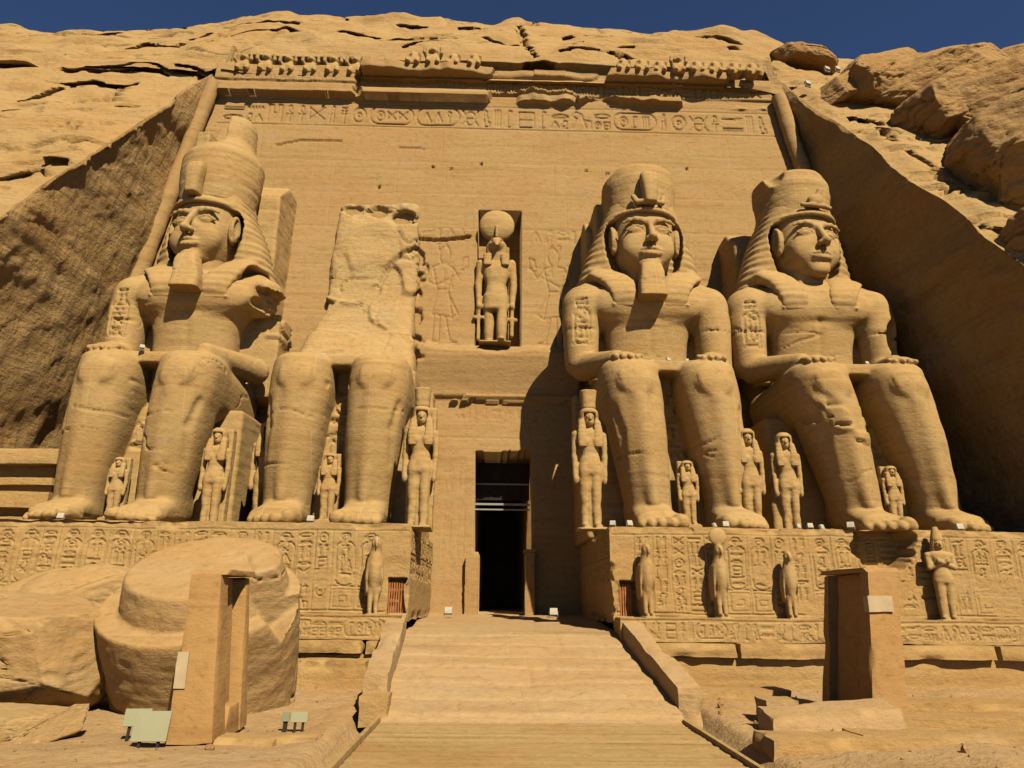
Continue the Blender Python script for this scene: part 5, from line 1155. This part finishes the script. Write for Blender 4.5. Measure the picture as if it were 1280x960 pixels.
tag(stone_block('square_block', cuboid(p[0] - 1.15, p[0] + 1.35, 24.1, 25.2, -.3, 1.0), M['base'], None, .1, .10, .2, 83, (0, 0, 0), .5), 'big weathered base block between the fallen crown and the ramp wall', 'stone block')
for px, py, Y, sx, sy, sz, lb in ((300, 926, 16.4, .8, .4, .14, 'flat paving block under the sunlit gate jamb'), (372, 930, 16.6, .5, .35, .10, 'thin paving slab beside the grey green sign'), (1050, 945, 16.0, 1.6, .6, .16, 'long paving slab in front of the low plastered wall'),
                                  (470, 885, 19.4, .35, .5, .42, 'square stub block at the near end of the ramp wall'), (1225, 893, 20.5, 3.0, .7, .26, 'broad worn slab on the sand beyond the shaded jamb'), (1240, 922, 18.2, 2.4, .6, .22, 'long low stone step at the picture edge beyond the shaded jamb'), (900, 872, 22.6, 1.9, .6, .24, 'long ledge of stone between the ramp wall and the shaded jamb'), (1200, 952, 16.3, 2.2, .5, .14, 'half buried stone step at the bottom edge of the picture')):
    p = at(px, py, Y); z = float(ground_z(p[0], Y)); tag(stone_block('paving_block', cuboid(p[0] - sx, p[0] + sx, Y - sy, Y + sy, z - .25, z + sz), M['base'], None, .08, .06, .10, int(px) % 50, (0, 0, 0)), lb, 'stone block')
ch = thing('side_chapel', 'low stone chapel front with a cornice and dark slots beside the outermost colossus', 'chapel', (-21.5, 30.5, 5.4))
def cb(nm, x0, x1, y0, y1, z0, z1, mat='base'): return stone_block(nm, cuboid(x0, x1, y0, y1, z0, z1), M[mat], ch, .1, .05, .06, int(z0 * 10), (-21.5, 30.5, 5.4))
cb('wall', -25, -18.7, 30.9, 32.5, 5.0, 8.1); cb('cornice', -25, -18.3, 30.2, 32.4, 8.1, 8.75); cb('moulding', -25, -18.5, 30.5, 31.2, 7.25, 7.55); cb('moulding', -25, -18.4, 30.25, 31.3, 6.3, 6.95)
cb('base', -25, -18.6, 30.0, 31.5, 5.0, 5.9)

# ------------------------------------------------------------------ lamps, signs, stones
lampn = 0
def floodlight(px, py, Y, label, rz=0.0, sc=1.0, z=-1):
    global lamp_proto
    p = at(px, py, Y); loc = (p[0], Y, BASE_Z + 7.2 if z < 0 else z)
    if 'lamp_proto' not in globals():
        r = thing('floodlight', label, 'floodlight', loc, rz, 'floodlights set about the monument', sc)
        MB().box((-.17, -.09, .10), (.17, .09, .40), rotx(-.35)).build('housing', M['lampw'], r, bevel=.015)
        MB().box((-.13, .07, .15), (.13, .12, .36), rotx(-.35), (0, 0, .25)).build('lens', M['glassd'], r)
        MB().box((-.20, -.03, .0), (-.175, .03, .28)).box((.175, -.03, .0), (.20, .03, .28)).box((-.2, -.05, 0), (.2, .05, .025)).build('bracket', M['steel'], r)
        lamp_proto = r
    else: dup(lamp_proto, loc, rz, label, sc)
for a_ in ((560, 776, 33.5, 'white floodlight on the sunlit side of the doorway landing', 0, 1.5, 2.12), (692, 772, 33.0, 'white floodlight standing in shade beside the doorway', 0, 1.5, 2.12),
           (787, 662, 26.9, 'floodlight on the pedestal corner beside the dark slatted opening', .4, 1.0, 5.45), (766, 660, 26.8, 'boxy floodlight at the very corner of the shaded pedestal end', -.3, .9, 5.45),
           (893, 657, 26.9, 'round backed floodlight between the feet of the bearded colossus', .8, .8, 5.45), (907, 655, 26.8, 'square floodlight just before the outer foot of the bearded colossus', 0, 1.0, 5.45),
           (998, 660, 26.9, 'floodlight in the gap between the two headed colossi', .5, .8, 5.45), (1013, 662, 26.8, 'low floodlight on the pedestal edge near the broken hollow', 0, .9, 5.45),
           (1028, 668, 26.75, 'floodlight at the lip of the broken hollow', .6, .9, 5.4), (1064, 664, 26.7, 'tilted floodlight right above the broken hollow', -.5, 1.1, 5.45), (1200, 662, 26.8, 'floodlight before the outer foot of the beardless colossus', 0, 1.1, 5.45),
           (77, 640, 26.9, 'floodlight before the outer foot of the tall crowned colossus', .2, 1.0, 5.45), (388, 652, 26.9, 'floodlight between the feet of the headless colossus', 0, 1.1, 5.45),
           (178, 432, 28.6, 'small floodlight on the lap of the tall crowned colossus', .5, .8, -1), (405, 433, 29.4, 'small floodlight on the broken lap of the headless colossus', .2, .9, -1), (385, 432, 29.2, 'second small lamp on the broken lap', -.3, .6, -1),
           (474, 432, 29.0, 'tiny lamp on the knee of the headless colossus', .1, .5, -1), (835, 438, 29.0, 'small floodlight on the lap of the bearded colossus', .3, .7, -1), (815, 437, 29.2, 'tiny pale lamp on the near thigh of the bearded colossus', -.2, .6, -1), (858, 438, 29.0, 'lamp on the outer thigh of the bearded colossus', 0, .6, -1),
           (1082, 442, 29.0, 'small floodlight on the lap of the beardless colossus', .2, .7, -1), (1010, 438, 29.0, 'tiny lamp on the near knee of the beardless colossus', .2, .5, -1)):
    floodlight(a_[0], a_[1], a_[2], a_[3], a_[4], a_[5] * .66, a_[6])
for px, py, lb in ((1031, 101, 'white lamp on the rocks beside the cornice end'), (1044, 101, 'second white lamp on the layered rock near the cornice end'), (1007, 120, 'white lamp at the top corner of the recess')):
    p = on_hill(px, py, .55); dup(lamp_proto, tuple(p), .3, lb, 1.0)
def board(px0, px1, py0, py1, Y, label, mat='sign', lean=.25):
    p0, p1 = at(px0, py1, Y), at(px1, py0, Y); w, h = (p1[0] - p0[0]) / 2, p1[2] - p0[2]
    r = thing('sign_board', label, 'sign', ((p0[0] + p1[0]) / 2, Y, p0[2]), .05)
    MB().box((-w, -.02, 0), (w, .02, h), rotx(-lean), (0, 0, 0)).build('panel', M[mat], r, bevel=.006); MB().box((-w * .6, .03, -.3), (-w * .6 + .05, .08, h * .8), rotx(-lean), (0, 0, 0)).box((w * .6 - .05, .03, -.3), (w * .6, .08, h * .8), rotx(-lean), (0, 0, 0)).build('post', M['dark'], r)
board(153, 189, 886, 908, 16.6, 'smaller pale green sign board behind the larger one'); board(163, 212, 889, 927, 15.6, 'larger pale green blank sign board beside the sunlit gate jamb')
board(352, 362, 890, 902, 17.6, 'small dark grey green sign board on the sand', 'signd'); board(363, 385, 890, 903, 17.5, 'small pale green sign board next to the dark one')
sv, sf, n = [], [], 0; rg = np.random.RandomState(4)
bm_ = bmesh.new(); bmesh.ops.create_icosphere(bm_, subdivisions=1, radius=1.0); iv = np.array([q.co[:] for q in bm_.verts]); if_ = np.array([[q.index for q in f.verts] for f in bm_.faces]); bm_.free()
for i in range(550):
    s = rg.choice((-1, 1)); X = (rg.uniform(-13, -3.6) if s < 0 else rg.uniform(5.4, 14)); Y = rg.uniform(13.5, 25.0); z = float(ground_z(X, Y)); q = rg.uniform(.012, .036) * (1.0 + 2.2 * (rg.rand() > .95))
    sv.append(iv * q * rg.uniform(.6, 1.3, 3) * (1 + .3 * rg.uniform(-1, 1, (len(iv), 1))) + np.array([X, Y, z + q * .3])); sf.append(if_ + n); n += len(iv)
tag(link_mesh('rubble', np.concatenate(sv), np.concatenate(sf), M['rock'], None, False), 'small loose stones scattered over the sand', 'rubble', kind='stuff')

stone_block('door_jamb', cuboid(1.52, 1.98, 35.45, 36.3, 2.1, 5.05), M['wall'], facade, .08, .03, .05, 3, (0, 36, 2)); stone_block('door_jamb', cuboid(-1.35, -.72, 35.75, 36.3, 2.1, 4.85), M['wall'], facade, .08, .03, .06, 4, (0, 36, 2))
stone_block('door_jamb_cap', cuboid(1.46, 2.05, 35.38, 36.3, 5.05, 5.2), M['wall'], facade, .08, .02, .04, 5, (0, 36, 2))
